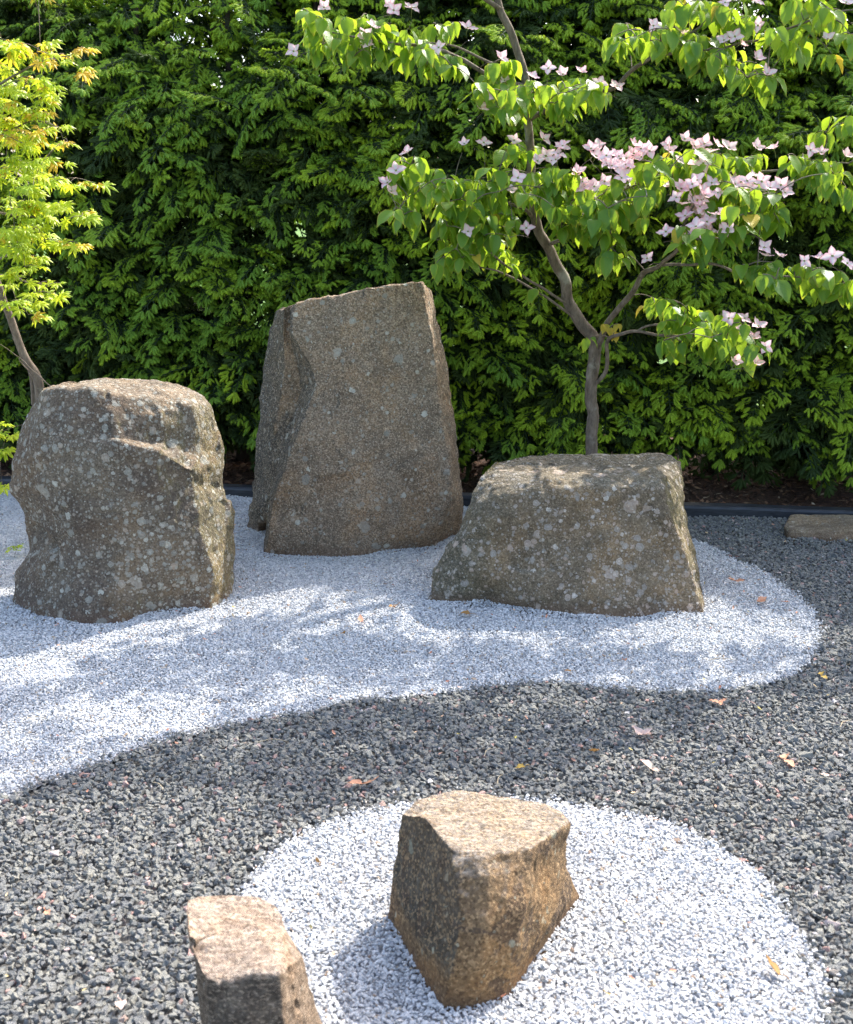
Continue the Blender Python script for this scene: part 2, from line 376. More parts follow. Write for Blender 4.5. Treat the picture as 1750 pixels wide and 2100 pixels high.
rock('low_wide_boulder', C_r, [(1382, 932, 5.3), (1355, 928, 5.35), (1276, 936, 5.4), (1185, 932, 5.4), (1083, 933, 5.35), (1010, 948, 5.2)], .40, m_wide,
     'low wide flat-topped boulder with pale lichen patches in front of the dogwood trunk', 9,
     cracks=(([(1050, 1160, 4.7), (1110, 1172, 4.67), (1130, 1160, 4.67)], .010, .016), ([(1330, 1240, 4.62), (1370, 1210, 4.66), (1420, 1215, 4.68)], .012, .018)))
D_r = [[(792, 1893), (845, 1989), (905, 2074), (965, 2070), (1040, 2044), (1120, 1950), (1197, 1843)],
 [(796, 1840, 2.47), (850, 1900, 2.30), (920, 1990, 2.13), (985, 1985, 2.13), (1060, 1960, 2.18), (1130, 1890, 2.32), (1191, 1828, 2.53)],
 [(804, 1780, 2.48), (860, 1820, 2.33), (940, 1880, 2.17), (1000, 1885, 2.16), (1078, 1860, 2.21), (1130, 1830, 2.34), (1166, 1775, 2.52)],
 [(812, 1725, 2.48), (870, 1750, 2.36), (932, 1800, 2.21), (1000, 1805, 2.2), (1085, 1790, 2.26), (1130, 1765, 2.36), (1162, 1733, 2.5)],
 [(821, 1665, 2.48), (868, 1672, 2.39), (924, 1738, 2.26), (998, 1748, 2.24), (1092, 1736, 2.29), (1140, 1705, 2.38), (1169, 1687, 2.47)]]
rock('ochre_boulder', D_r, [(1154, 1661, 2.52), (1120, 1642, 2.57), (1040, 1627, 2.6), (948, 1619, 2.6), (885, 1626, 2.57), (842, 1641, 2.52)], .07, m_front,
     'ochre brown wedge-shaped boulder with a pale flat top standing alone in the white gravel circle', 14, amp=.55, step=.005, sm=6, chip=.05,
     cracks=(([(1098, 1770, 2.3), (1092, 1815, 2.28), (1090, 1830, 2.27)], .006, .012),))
E_r = [[(418, 2180), (425, 2330), (470, 2390), (530, 2390), (600, 2370), (680, 2320), (705, 2200)],
 [(403, 2040, 1.98), (420, 2180, 1.78), (470, 2190, 1.75), (530, 2190, 1.75), (595, 2170, 1.78), (628, 2130, 1.83), (651, 2058, 1.97)],
 [(397, 1985, 1.93), (420, 2080, 1.80), (470, 2090, 1.78), (530, 2085, 1.78), (582, 2075, 1.79), (606, 2050, 1.83), (638, 2008, 1.95)],
 [(388, 1935, 1.90), (422, 2008, 1.81), (460, 2010, 1.81), (521, 1992, 1.81), (575, 1996, 1.81), (594, 1984, 1.84), (628, 1957, 1.95)],
 [(380, 1880, 1.97), (400, 1920, 1.93), (460, 1920, 1.93), (520, 1920, 1.93), (560, 1920, 1.93), (580, 1915, 1.94), (590, 1906, 1.98)]]
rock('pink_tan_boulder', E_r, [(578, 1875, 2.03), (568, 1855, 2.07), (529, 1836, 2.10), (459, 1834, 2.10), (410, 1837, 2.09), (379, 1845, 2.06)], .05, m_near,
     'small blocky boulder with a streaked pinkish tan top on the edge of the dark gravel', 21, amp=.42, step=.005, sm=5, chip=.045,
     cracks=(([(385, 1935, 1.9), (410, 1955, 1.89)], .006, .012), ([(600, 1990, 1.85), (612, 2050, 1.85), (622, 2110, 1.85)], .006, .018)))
F_r = [[(1607, 1098), (1616, 1111), (1680, 1112), (1730, 1114), (1790, 1116), (1880, 1120), (1915, 1100)],
 [(1606, 1085, 5.85), (1616, 1096, 5.74), (1680, 1094, 5.74), (1730, 1093, 5.74), (1790, 1095, 5.74), (1880, 1098, 5.74), (1915, 1085, 5.85)]]
slab = rock('stone_slab', F_r, [(1905, 1068, 5.98), (1860, 1067, 6.0), (1790, 1066, 6.0), (1720, 1064, 6.0), (1670, 1062, 6.0), (1614, 1064, 5.97)], .15, m_slab,
     'flat weathered stone slab lying on the dark gravel by the black edging', 30, amp=.45, step=.011, sm=5, chip=.06)
slab['category'] = 'stone slab'; slab.location.z = .022

# ------------------------------------------------------------------ scatter: one object whose points carry copies of small meshes
def scatter(name, variants, P, rot, scl, vid, mat, tint=None, kind='stuff', parent=None, smooth=False):
    V, F, va = [], [], []
    off = 0; extra = {}
    tips = []
    for k, (v, f, *r) in enumerate(variants):
        V.append(v); F += [tuple(i + off for i in q) for q in (f.tolist() if hasattr(f, 'tolist') else f)]; va += [k] * len(v); off += len(v)
        tips.append(r[0] if r else np.zeros(len(v)))
    n = len(P); V.append(P); va += [-1] * n
    z = off
    rotA = np.vstack([np.zeros((z, 3)), rot]); scA = np.vstack([np.ones((z, 3)), scl]); pick = np.concatenate([np.zeros(z), vid]).astype(int)
    tn = np.concatenate([np.zeros(z), tint if tint is not None else rng.random(n)])
    tp = np.concatenate(tips + [np.zeros(n)])
    me = mesh(name, np.vstack(V), F, smooth, {'vid': ('INT', va), 'rot': ('FLOAT_VECTOR', rotA), 'scl': ('FLOAT_VECTOR', scA), 'pick': ('INT', pick), 'tint': ('FLOAT', tn), 'tip': ('FLOAT', tp)})
    o = link(name, me, mat, parent); o['kind'] = kind
    g = bpy.data.node_groups.new(name + '_scatter', 'GeometryNodeTree')
    g.interface.new_socket('Geometry', in_out='INPUT', socket_type='NodeSocketGeometry')
    g.interface.new_socket('Geometry', in_out='OUTPUT', socket_type='NodeSocketGeometry')
    N, L = g.nodes, g.links
    gi, go = N.new('NodeGroupInput'), N.new('NodeGroupOutput')
    def na(nm, ty):
        a = N.new('GeometryNodeInputNamedAttribute'); a.data_type = ty; a.inputs[0].default_value = nm; return a.outputs[0]
    vidn = na('vid', 'INT')
    def sep(k):
        c = N.new('FunctionNodeCompare'); c.data_type = 'INT'; c.operation = 'EQUAL'
        L.new(vidn, c.inputs[2]); c.inputs[3].default_value = k
        s_ = N.new('GeometryNodeSeparateGeometry'); s_.domain = 'POINT'
        L.new(gi.outputs[0], s_.inputs[0]); L.new(c.outputs[0], s_.inputs[1]); return s_.outputs[0]
    pts = N.new('GeometryNodeMeshToPoints'); L.new(sep(-1), pts.inputs[0])
    gti = N.new('GeometryNodeGeometryToInstance')
    for k in reversed(range(len(variants))): L.new(sep(k), gti.inputs[0])
    iop = N.new('GeometryNodeInstanceOnPoints'); L.new(pts.outputs[0], iop.inputs['Points']); L.new(gti.outputs[0], iop.inputs['Instance'])
    iop.inputs['Pick Instance'].default_value = True; L.new(na('pick', 'INT'), iop.inputs['Instance Index'])
    e2r = N.new('FunctionNodeEulerToRotation'); L.new(na('rot', 'FLOAT_VECTOR'), e2r.inputs[0]); L.new(e2r.outputs[0], iop.inputs['Rotation'])
    L.new(na('scl', 'FLOAT_VECTOR'), iop.inputs['Scale']); L.new(iop.outputs[0], go.inputs[0])
    md = o.modifiers.new('scatter', 'NODES'); md.node_group = g
    return o

import bmesh
def chip_mesh(seed, n=11, flat=.6, sub=False):
    r = random.Random(seed); bm = bmesh.new()
    for _ in range(n):
        v = Vector((r.gauss(0, 1), r.gauss(0, 1), r.gauss(0, 1))).normalized() * r.uniform(.8, 1.05)
        bm.verts.new((v.x * .5, v.y * .5 * r.uniform(.62, .8), v.z * .5 * flat))
    res = bmesh.ops.convex_hull(bm, input=bm.verts)
    bmesh.ops.delete(bm, geom=[e for e in res['geom_interior'] if isinstance(e, bmesh.types.BMVert)], context='VERTS')
    bm.verts.index_update(); 
    V = np.array([v.co[:] for v in bm.verts]); F = [[v.index for v in f.verts] for f in bm.faces]
    bm.free(); return V, F

def edging_y(x): return 6.50 - .167 * x

# ------------------------------------------------------------------ the ground
t = Nt('gravel_bed_soil'); P_ = t.obj()
m_bed = t.fin(t.mix(t.noise(P_, 60, 5, .7), (.085, .083, .078), (.17, .166, .158)), .95, t.bump(t.noise(P_, 90, 4), .6, .01))
bed = link('gravel_bed', mesh('gravel_bed', [(-9, -4, -.02), (9, -4, -.02), (9, edging_y(9), -.02), (-9, edging_y(-9), -.02)], [(0, 1, 2, 3)], False), m_bed); bed['kind'] = 'structure'

t = Nt('lawn_grass'); P_ = t.obj()
m_lawn = t.fin(t.mix(t.mr(t.noise(P_, 3, 6, .7), .3, .7), (.05, .12, .015), (.10, .20, .03)), .9, t.bump(t.noise(P_, 60, 4), .8, .03))
lw = link('lawn', mesh('lawn', [(-300, -300, -.06), (300, -300, -.06), (300, 600, -.06), (-300, 600, -.06)], [(0, 1, 2, 3)], False), m_lawn); lw['kind'] = 'structure'

t = Nt('bark_mulch'); P_ = t.obj()
m_mulch = t.fin(t.ramp(t.noise(P_, 40, 6, .75), [(.3, (.025, .014, .009)), (.52, (.075, .038, .022)), (.7, (.16, .09, .05))]), .95, t.bump(t.noise(P_, 50, 5, .7), 1, .02))
# raised planting strip under the hedge, a gently uneven sheet
nx, ny = 110, 26; V = []; 
for j in range(ny):
    for i in range(nx):
        x = -5 + 12 * i / (nx - 1); y = edging_y(x) + .10 + 2.3 * j / (ny - 1)
        V.append((x, y, .02))
V = np.array(V); V[:, 2] = .012 + .022 * fbm(V * np.array([3, 3, 0.]) + 5, 4, 3) + .015 * vn(V * np.array([14, 14, 0.]), 3)
F = [(j * nx + i, j * nx + i + 1, (j + 1) * nx + i + 1, (j + 1) * nx + i) for j in range(ny - 1) for i in range(nx - 1)]
ms = link('mulch_strip', mesh('mulch_strip', V, F), m_mulch); ms['kind'] = 'structure'

# black edging board: 10 cm wide, rounded arris, in two lengths that butt together
t = Nt('black_edging'); P_ = t.obj()
m_edge = t.fin(t.mix(t.mr(t.noise(t.scale(P_, (2, 30, 30)), 3, 5, .6), .35, .7), (.012, .014, .018), (.035, .04, .05)), .48, t.bump(t.noise(t.scale(P_, (4, 60, 60)), 4, 4), .3, .004), .5)
def edging(name, x0, x1, label):
    prof = [(-.004, -.05), (-.004, .040), (0.0, .050), (.008, .055), (.092, .052), (.098, .044), (.098, -.05)]
    V, F = [], []; n = 24
    for i in range(n + 1):
        x = x0 + (x1 - x0) * i / n; wv = .006 * math.sin(x * 3.1) + .004 * math.sin(x * 7.7 + 1)
        for a, b in prof: V.append((x, edging_y(x) + a + wv, b + .35 * wv if b > 0 else b))
    k = len(prof)
    for i in range(n):
        for j in range(k - 1): F.append((i * k + j, (i + 1) * k + j, (i + 1) * k + j + 1, i * k + j + 1))
    F.append(tuple(range(k))); F.append(tuple(n * k + j for j in reversed(range(k))))
    V = np.array(V); o_ = np.array([(x0 + x1) / 2, edging_y((x0 + x1) / 2), 0.0])
    o = link(name, mesh(name, V - o_, F, False), m_edge); o.location = o_
    return tag(o, label, 'garden edging', 'black boards edging the gravel')
edging('garden_edging', -5.0, .318, 'black board edging along the hedge behind the two upright boulders')
edging('garden_edging', .322, 7.0, 'black board edging along the hedge behind the stone slab')

# ------------------------------------------------------------------ gravel
def stone_mat(name, stops, rough, grain, pink=None):
    t = Nt(name); a = t.attr('tint', 'INSTANCER').outputs['Fac']
    P_ = t.obj()
    c = t.ramp(a, stops)
    c = t.mix(t.mr(t.noise(P_, 2.6, 4, .65), .35, .7, 0, grain), c, t.mix(1.0, c, (.58, .60, .63), 'MULTIPLY'))
    return t.fin(c, rough, t.bump(t.noise(P_, 7, 4, .7), .5, .12), .18)
m_dark = stone_mat('dark_chippings', [(0, (.165, .167, .165)), (.25, (.205, .207, .20)), (.55, (.24, .24, .22)), (.80, (.268, .263, .23)), (.958, (.27, .262, .225)), (.972, (.42, .25, .21)), (.99, (.48, .36, .32)), (1, (.6, .58, .57))], .75, .5)
m_white = stone_mat('white_chippings', [(0, (.40, .41, .43)), (.18, (.56, .57, .58)), (.45, (.70, .70, .69)), (.7, (.79, .785, .77)), (.97, (.86, .85, .825)), (.985, (.62, .50, .36)), (1, (.40, .28, .2))], .55, .55)

polyU = [(1426, 1107), (1476, 1127), (1520, 1153), (1564, 1168), (1603, 1192), (1640, 1218), (1673, 1258), (1686, 1298), (1680, 1325), (1662, 1349), (1628, 1380), (1558, 1401), (1488, 1412), (1401, 1419), (1279, 1412), (1139, 1398), (1013, 1402), (919, 1414), (825, 1423), (732, 1430), (638, 1455), (510, 1473), (420, 1495), (328, 1520), (182, 1575), (91, 1601), (0, 1644)]
pU = [tuple(W(*p)[:2]) for p in polyU] + [(-1.9, 2.75), (-3.2, 2.2), (-4.5, 2.2), (-5.5, 5.0), (-5.5, 8.0), (0.15, 8), (.35, 6.3), (.9, 5.9)]
polyL = [(490, 1830), (530, 1770), (560, 1740), (620, 1702), (700, 1675), (790, 1654), (880, 1640), (1000, 1630), (1130, 1638), (1200, 1648), (1300, 1668), (1379, 1685), (1427, 1704), (1492, 1740), (1547, 1772), (1589, 1811), (1614, 1860), (1653, 1918), (1689, 1983), (1700, 2030), (1690, 2070), (1694, 2100)]
pL = [tuple(W(*p)[:2]) for p in polyL] + [(.80, 1.9), (.74, 1.6), (.5, 1.3), (0, 1.2), (-.22, 1.4), (-.30, 1.8), (-.38, 2.2), (-.43, 2.42)]
def inside(P, poly):
    x, y = P[:, 0], P[:, 1]; r = np.zeros(len(P), bool); n = len(poly)
    for i in range(n):
        x0, y0 = poly[i]; x1, y1 = poly[(i + 1) % n]
        if y0 == y1: continue
        c = ((y0 > y) != (y1 > y)) & (x < (x1 - x0) * (y - y0) / (y1 - y0) + x0); r ^= c
    return r
t = Nt('marble_dust'); P_ = t.obj()
m_dust = t.fin(t.mix(t.noise(P_, 120, 5, .7), (.24, .24, .25), (.46, .46, .46)), .95, t.bump(t.noise(P_, 200, 3), .5, .004))
for pl in (pU, pL):
    o = link('marble_dust', mesh('marble_dust', [(x, min(y, edging_y(x) - .02), -.010) for x, y in pl], [tuple(range(len(pl)))], False), m_dust); o['kind'] = 'structure'
def grid_points(sp, jit=.48):
    xs = np.arange(-4.2, 4.4, sp); ys = np.arange(1.15, 7.2, sp)
    X, Y = np.meshgrid(xs, ys); P = np.stack([X.ravel(), Y.ravel()], 1); P = P + rng.uniform(-jit, jit, P.shape) * sp
    ok = (np.abs(P[:, 0]) < .40 * np.hypot(P[:, 1], 1.6) + .55) & (P[:, 1] < edging_y(P[:, 0]) - .012)
    return P[ok]
def relief(P):
    Q = np.column_stack([P, np.zeros(len(P))]); h = .007 * vn(Q * 2.3, 8) + .005 * vn(Q * 9, 9); d = np.full(len(P), 9.0)
    for poly in FOOT:                                  # chippings banked up against the foot of every boulder
        for a, b in zip(poly, np.roll(poly, -1, 0)):
            ab = b - a; tt = np.clip(((P - a) @ ab) / (ab @ ab + 1e-9), 0, 1); d = np.minimum(d, np.linalg.norm(P - (a + tt[:, None] * ab), axis=1))
    return h + (.009 + .013 * vn(Q * 6, 77)) * np.exp(-(d / .05) ** 1.3)
def lay(name, sp, size, white, mat, vs, label, flat_rng):
    P = grid_points(sp)
    J = P + rng.normal(0, 1, P.shape) * np.where(rng.random(len(P)) < .07, .040, .012)[:, None]
    w = inside(J, pU) | inside(J, pL)
    P = P[w if white else ~w]
    # a second, thinner layer lying on the first
    ex = P[rng.random(len(P)) < .5]; ex = ex + rng.normal(0, sp * .6, ex.shape); n0 = len(P); P = np.vstack([P, ex])
    n = len(P); z = relief(P) + rng.uniform(-.15, .12, n) * size; z[n0:] += size * .20
    sc = size * np.exp(rng.normal(0, .25, n)); sc[n0:] *= .68; scl = np.column_stack([sc, sc * rng.uniform(.75, 1.1, n), sc * rng.uniform(*flat_rng, n)])
    rot = np.column_stack([rng.normal(0, .22, n), rng.normal(0, .22, n), rng.uniform(0, 6.28, n)])
    o = scatter(name, vs, np.column_stack([P, z]), rot, scl, rng.integers(0, len(vs), n), mat)
    tag(o, label, kind='stuff'); return o
lay('dark_gravel', .0145, .0238, False, m_dark, [chip_mesh(s, 10 + s % 4, .62) for s in range(12)], 'dark grey angular stone chippings covering the garden floor', (.8, 1.25))
lay('white_gravel', .0086, .0128, True, m_white, [chip_mesh(40 + s, 14, .72) for s in range(8)], 'white and blue grey marble chippings raked in curved islands', (.8, 1.2))

# ------------------------------------------------------------------ foliage materials
def leaf_mat(name, lo, hi, tr, trfac=.45, rough=.5, tipcol=None, veins=False, edge=None, inst=False):
    t = Nt(name)
    oi = t.node('ShaderNodeObjectInfo').outputs['Random']
    r = t.math('FRACT', t.math('ADD', oi, t.attr('rnd').outputs['Fac']))
    if inst: r = t.attr('tint', 'INSTANCER').outputs['Fac']
    c = t.mix(r, lo, hi); tc = t.mix(r, tuple(x * .75 for x in tr), tr)
    nb = None
    if tipcol:
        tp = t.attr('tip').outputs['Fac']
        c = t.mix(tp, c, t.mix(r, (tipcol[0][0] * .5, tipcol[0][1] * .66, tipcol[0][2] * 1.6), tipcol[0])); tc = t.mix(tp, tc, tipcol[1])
    if veins:
        uv = t.node('ShaderNodeSeparateXYZ'); t.put(uv.inputs[0], t.attr('luv').outputs['Vector'])
        ax = t.math('ABSOLUTE', uv.outputs[0])
        ph = t.math('SUBTRACT', uv.outputs[1], t.math('MULTIPLY', t.math('POWER', ax, 1.5), .42))
        s_ = t.math('PINGPONG', t.math('MULTIPLY', ph, 7.0), .5)
        vein = t.math('MAXIMUM', t.mr(s_, .10, .0), t.mr(ax, .05, .0))
        c = t.mix(t.math('MULTIPLY', vein, .35), c, tuple(min(1, x * 1.9) for x in hi)); tc = t.mix(t.math('MULTIPLY', vein, .45), tc, tuple(x * .55 for x in tr))
        if edge:
            e = t.math('MULTIPLY', t.mr(t.math('MAXIMUM', ax, uv.outputs[1]), .82, 1.0), t.mr(r, .2, .8))
            c = t.mix(t.math('MULTIPLY', e, .6), c, edge); tc = t.mix(t.math('MULTIPLY', e, .6), tc, edge)
        nb = t.bump(t.math('MULTIPLY', s_, -1), .5, .002)
    t.fin(c, rough, nb, .4)
    tl = t.node('ShaderNodeBsdfTranslucent'); t.put(tl.inputs[0], tc)
    ms_ = t.node('ShaderNodeMixShader'); ms_.inputs[0].default_value = trfac
    t.l.new(t.bsdf.outputs[0], ms_.inputs[1]); t.l.new(tl.outputs[0], ms_.inputs[2]); t.l.new(ms_.outputs[0], t.out.inputs[0])
    return t.m

m_spruce = leaf_mat('spruce_needles', (.018, .036, .010), (.032, .056, .013), (.05, .12, .02), .28, .72, tipcol=((.42, .58, .022), (.60, .72, .03)), inst=True)
m_dog = leaf_mat('dogwood_leaf', (.062, .165, .020), (.13, .25, .026), (.44, .64, .035), .46, .42, veins=True, edge=(.60, .42, .05))
m_dogy = leaf_mat('dogwood_leaf_yellow', (.40, .36, .04), (.55, .40, .05), (.8, .6, .06), .4, .45, veins=True)
m_mapg = leaf_mat('maple_leaf', (.26, .42, .025), (.46, .54, .03), (.80, .88, .045), .48, .45)
m_mapo = leaf_mat('maple_leaf_orange', (.50, .32, .03), (.64, .50, .04), (.92, .66, .05), .45, .45)
t = Nt('bark'); P_ = t.obj()
b1 = t.noise(t.scale(P_, (1, 1, .35)), 40, 6, .7); b2 = t.noise(P_, 9, 5, .65)
bc = t.ramp(b1, [(.3, (.07, .052, .038)), (.5, (.15, .115, .085)), (.72, (.26, .21, .165))])
bc = t.mix(t.mr(b2, .56, .68, 0, .6), bc, (.33, .31, .25))
m_bark = t.fin(bc, .85, t.bump(b1, .8, .006), .25)
t = Nt('dark_spruce_bark'); P_ = t.obj()
m_sbark = t.fin(t.mix(t.noise(P_, 25, 5, .7), (.03, .022, .016), (.09, .065, .045)), .9, t.bump(t.noise(P_, 40, 4), .8, .01))

# ------------------------------------------------------------------ tubes
def tube_geo(pts, rad, seg=7):
    pts = np.asarray(pts, float); n = len(pts); V, F = [], []
    up = np.array([.13, .31, .94])
    for i in range(n):
        d = pts[min(i + 1, n - 1)] - pts[max(i - 1, 0)]; d = d / (np.linalg.norm(d) + 1e-9)
        a = np.cross(d, up if abs(d @ up) < .95 else np.array([1., 0, 0])); a /= np.linalg.norm(a); b = np.cross(d, a)
        for k in range(seg):
            an = 2 * math.pi * k / seg; V.append(pts[i] + rad[i] * (math.cos(an) * a + math.sin(an) * b))
    for i in range(n - 1):
        for k in range(seg):
            F.append((i * seg + k, i * seg + (k + 1) % seg, (i + 1) * seg + (k + 1) % seg, (i + 1) * seg + k))
    F.append(tuple(reversed(range(seg)))); F.append(tuple((n - 1) * seg + k for k in range(seg)))
    return V, F
def smooth_path(ctrl, rad, sub=6, wob=.0, seed=0):
    c = np.asarray(ctrl, float); n = len(c); out, ro = [], []
    for i in range(n - 1):
        p0, p1, p2, p3 = c[max(i - 1, 0)], c[i], c[i + 1], c[min(i + 2, n - 1)]
        for k in range(sub):
            s_ = k / sub; out.append(.5 * ((2 * p1) + (-p0 + p2) * s_ + (2 * p0 - 5 * p1 + 4 * p2 - p3) * s_ ** 2 + (-p0 + 3 * p1 - 3 * p2 + p3) * s_ ** 3)); ro.append(rad[i] * (1 - s_) + rad[i + 1] * s_)
    out.append(c[-1]); ro.append(rad[-1]); out = np.array(out)
    if wob: out[1:-1] += wob * np.stack([vn(out * 11, seed + q) for q in range(3)], 1)[1:-1]
    return out, np.array(ro)
def join(parts):
    V, F, o = [], [], 0
    for v, f in parts:
        V += list(v); F += [tuple(i + o for i in q) for q in f]; o += len(v)
    return V, F

# ------------------------------------------------------------------ spruce hedge
def spruce_spray(seed):
    r = random.Random(seed); V, F, T = [], [], []
    def tri(a, b, c, t_):
        k = len(V); V.extend([a, b, c]); F.append((k, k + 1, k + 2)); T.extend([t_] * 3)
    def shoot(p, d, L, rad, t_, n):
        d = d.normalized(); a = d.cross(Vector((0, 0, 1)));
        if a.length < .1: a = Vector((1, 0, 0))
        a.normalize(); b = d.cross(a)
        k = len(V)                                     # fleshy core of packed needles
        cr = rad * (.60 if t_ > .5 else .28)
        prof = ((.0, .6), (.35, 1.0), (.8, .92))
        for s_, w in prof:
            for q in range(5):
                an = q * 1.2566 + s_; V.append(p + d * (L * s_) + (a * math.cos(an) + b * math.sin(an)) * cr * w); T.append(t_ * (.55 + .3 * s_))
        V.append(p + d * L * 1.0); T.append(t_)
        for i_ in range(2):
            for q in range(5): F.append((k + i_ * 5 + q, k + i_ * 5 + (q + 1) % 5, k + i_ * 5 + 5 + (q + 1) % 5, k + i_ * 5 + 5 + q))
        for q in range(5): F.append((k + 10 + q, k + 10 + (q + 1) % 5, k + 15))
        for i_ in range(n):
            s_ = (i_ + r.random()) / n; an = i_ * 2.4 + r.random(); o_ = a * math.cos(an) + b * math.sin(an)
            base = p + d * (L * s_ * .93) + o_ * (cr * .5); nd = (o_ * .85 + d * .95).normalized()
            ln = rad * r.uniform(1.05, 1.45) * (1 - .35 * s_ ** 3); sd = d.cross(o_) * .0014
            tri(base - sd, base + sd, base + nd * ln, t_ * (.75 + .4 * r.random()))
    def jit(a): return Vector((r.gauss(0, a), r.gauss(0, a), r.gauss(0, a)))
    def turn(d, an, dz): return Vector((d.x * math.cos(an) - d.y * math.sin(an), d.x * math.sin(an) + d.y * math.cos(an), d.z + dz)).normalized()
    def fresh(p, d, k=1.0): shoot(p, d, r.uniform(.044, .066) * k, r.uniform(.0115, .0145) * k, 1.0, 34)
    # a flat drooping fan: an axis, side twigs in pairs, and on each of them the new shoots like fingers
    q = Vector((0, 0, 0)); d = Vector((0, 1, .15)).normalized(); n = r.choice((5, 6, 7)); st = .044
    for i_ in range(n):
        shoot(q, d, st * 1.15, .011, .0, 12); q = q + d * st; d = (d + Vector((0, 0, -.10)) + jit(.05)).normalized()
        if i_ == 0: continue
        for s_ in (-1, 1):
            if r.random() < .1: continue
            tq = q.copy(); td = turn(d, s_ * r.uniform(.75, 1.05), r.uniform(-.15, .08)); m = max(0, int(round((1 - i_ / n) * 3 * r.uniform(.6, 1.15))))
            for k in range(m):
                shoot(tq, td, .036 * 1.15, .0105, .0, 10); tq = tq + td * .036; td = (td + Vector((0, 0, -.14)) + jit(.06)).normalized()
                for s2 in (-1, 1):
                    if r.random() < .72: fresh(tq, turn(td, s2 * r.uniform(.6, .95), r.uniform(-.35, .0)), .82)
            fresh(tq, (td + jit(.12)).normalized())
    for an in (-.55, 0, .55): fresh(q, turn(d, an + r.gauss(0, .12), r.gauss(-.05, .12)))
    return np.array([v[:] for v in V]), F, np.array(T)
sprays = [spruce_spray(100 + s) for s in range(7)]
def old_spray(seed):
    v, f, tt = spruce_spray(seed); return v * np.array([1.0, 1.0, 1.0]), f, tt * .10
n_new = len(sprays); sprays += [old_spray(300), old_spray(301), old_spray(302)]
HED_X0, HED_X1 = -4.2, 5.8
def hedge_top(x): return 3.08 + .14 * math.sin(x * 1.3 + 1) + .12 * math.sin(x * 3.7)
def hedge_face(x, z):
    q = np.array([[x * 1.1, z * 1.3, 0]]); b = .15 * vn(q, 5)[0] + .13 * vn(q * 2.8 * np.array([.8, 1.3, 1]), 6)[0]
    back = max(0, z - 2.2) * .75
    skirt = .16 * math.exp(-((z - .35) / .35) ** 2)
    return edging_y(x) + .50 + b + back - skirt * .3
HP, HR, HS, HV, HT = [], [], [], [], []
def add_spray(x, y, z, yaw, pitch, roll, sc, v, tn):
    HP.append((x, y, z)); HR.append((pitch, roll, yaw)); HS.append((sc, sc, sc)); HV.append(v); HT.append(tn)
r_ = random.Random(5)
nb = 0
for k in range(2100):                                   # boughs, each a drooping arc of sprays
    x = r_.uniform(HED_X0, HED_X1); zt = hedge_top(x); z = r_.uniform(.34, zt)
    if r_.random() > (.35 + .85 * (.5 + .5 * vn(np.array([[x * 2.1, z * 2.4, 3.]]), 12)[0])): continue
    off = r_.uniform(-.16, .2); side = r_.choice((-1, 1)); ln = r_.uniform(.15, .48); tn = min(1, max(0, .5 + .55 * vn(np.array([[x * 1.5, z * 1.8, 7.]]), 91)[0] + r_.gauss(0, .28)))
    ns = max(1, int(ln / .095)); rise = r_.uniform(-.25, .35)
    for j in range(ns):
        s_ = j / ns; bx = x + side * ln * s_; bz = z + rise * ln * s_ - .5 * ln * s_ * s_ + r_.gauss(0, .02)
        if bz < .27 + .08 * math.sin(bx * 5): continue
        y = hedge_face(bx, bz) + off - .10 * s_ + r_.gauss(0, .02)
        yaw = math.pi + side * r_.uniform(.1, 1.1) * (.4 + s_) + r_.gauss(0, .5)
        add_spray(bx, y + .06, bz, yaw, r_.gauss(-.30, .28), r_.gauss(0, .32), r_.uniform(.72, 1.12), r_.randrange(n_new), min(1, max(0, tn + r_.gauss(0, .15))))
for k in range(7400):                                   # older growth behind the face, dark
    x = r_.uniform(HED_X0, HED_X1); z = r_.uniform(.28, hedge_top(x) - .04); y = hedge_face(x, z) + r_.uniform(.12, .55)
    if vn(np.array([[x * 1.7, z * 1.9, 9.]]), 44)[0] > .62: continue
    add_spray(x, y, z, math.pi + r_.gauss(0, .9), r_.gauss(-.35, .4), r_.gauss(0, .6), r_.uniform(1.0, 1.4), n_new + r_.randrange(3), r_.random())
for k in range(3000):                                   # far face of the hedge
    x = r_.uniform(HED_X0, HED_X1); z = r_.uniform(.15, hedge_top(x)); y = edging_y(x) + 1.75 - .5 * max(0, z - 2.0) + r_.gauss(0, .12)
    add_spray(x, y, z, r_.gauss(0, .7), r_.gauss(-.3, .3), r_.gauss(0, .4), r_.uniform(.9, 1.3), r_.randrange(n_new), r_.random())
for k in range(1300):                                   # the clipped crown of the hedge
    x = r_.uniform(HED_X0, HED_X1); s_ = r_.random(); z = hedge_top(x) - .12 * r_.random() - .1 * abs(s_ - .5)
    y = hedge_face(x, 3.0) * (1 - s_) + (edging_y(x) + 1.3) * s_
    add_spray(x, y, z, r_.uniform(0, 6.28), r_.gauss(.45, .3), r_.gauss(0, .4), r_.uniform(.8, 1.1), r_.randrange(n_new), r_.random())
hedge = empty('spruce_hedge', (0, edging_y(0) + .9, 0))
tag(hedge, 'tall dense spruce hedge with fresh light green shoots behind the boulders', 'hedge')
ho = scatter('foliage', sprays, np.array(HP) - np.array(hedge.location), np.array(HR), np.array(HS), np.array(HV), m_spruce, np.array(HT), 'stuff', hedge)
hx = HED_X0 + .2; k = 0
while hx < HED_X1:
    p0 = np.array([hx, edging_y(hx) + 1.05 + random.uniform(-.1, .1), -.05]) - np.array(hedge.location)
    pts, rad = smooth_path([p0, p0 + [.03, 0, 1], p0 + [-.02, .02, 2], p0 + [.02, 0, 2.9]], [.065, .05, .035, .012], 5, .02, k)
    v, f = tube_geo(pts, rad, 8); link('trunk', mesh('trunk', v, f), m_sbark, hedge)
    hx += random.uniform(.5, .7); k += 1
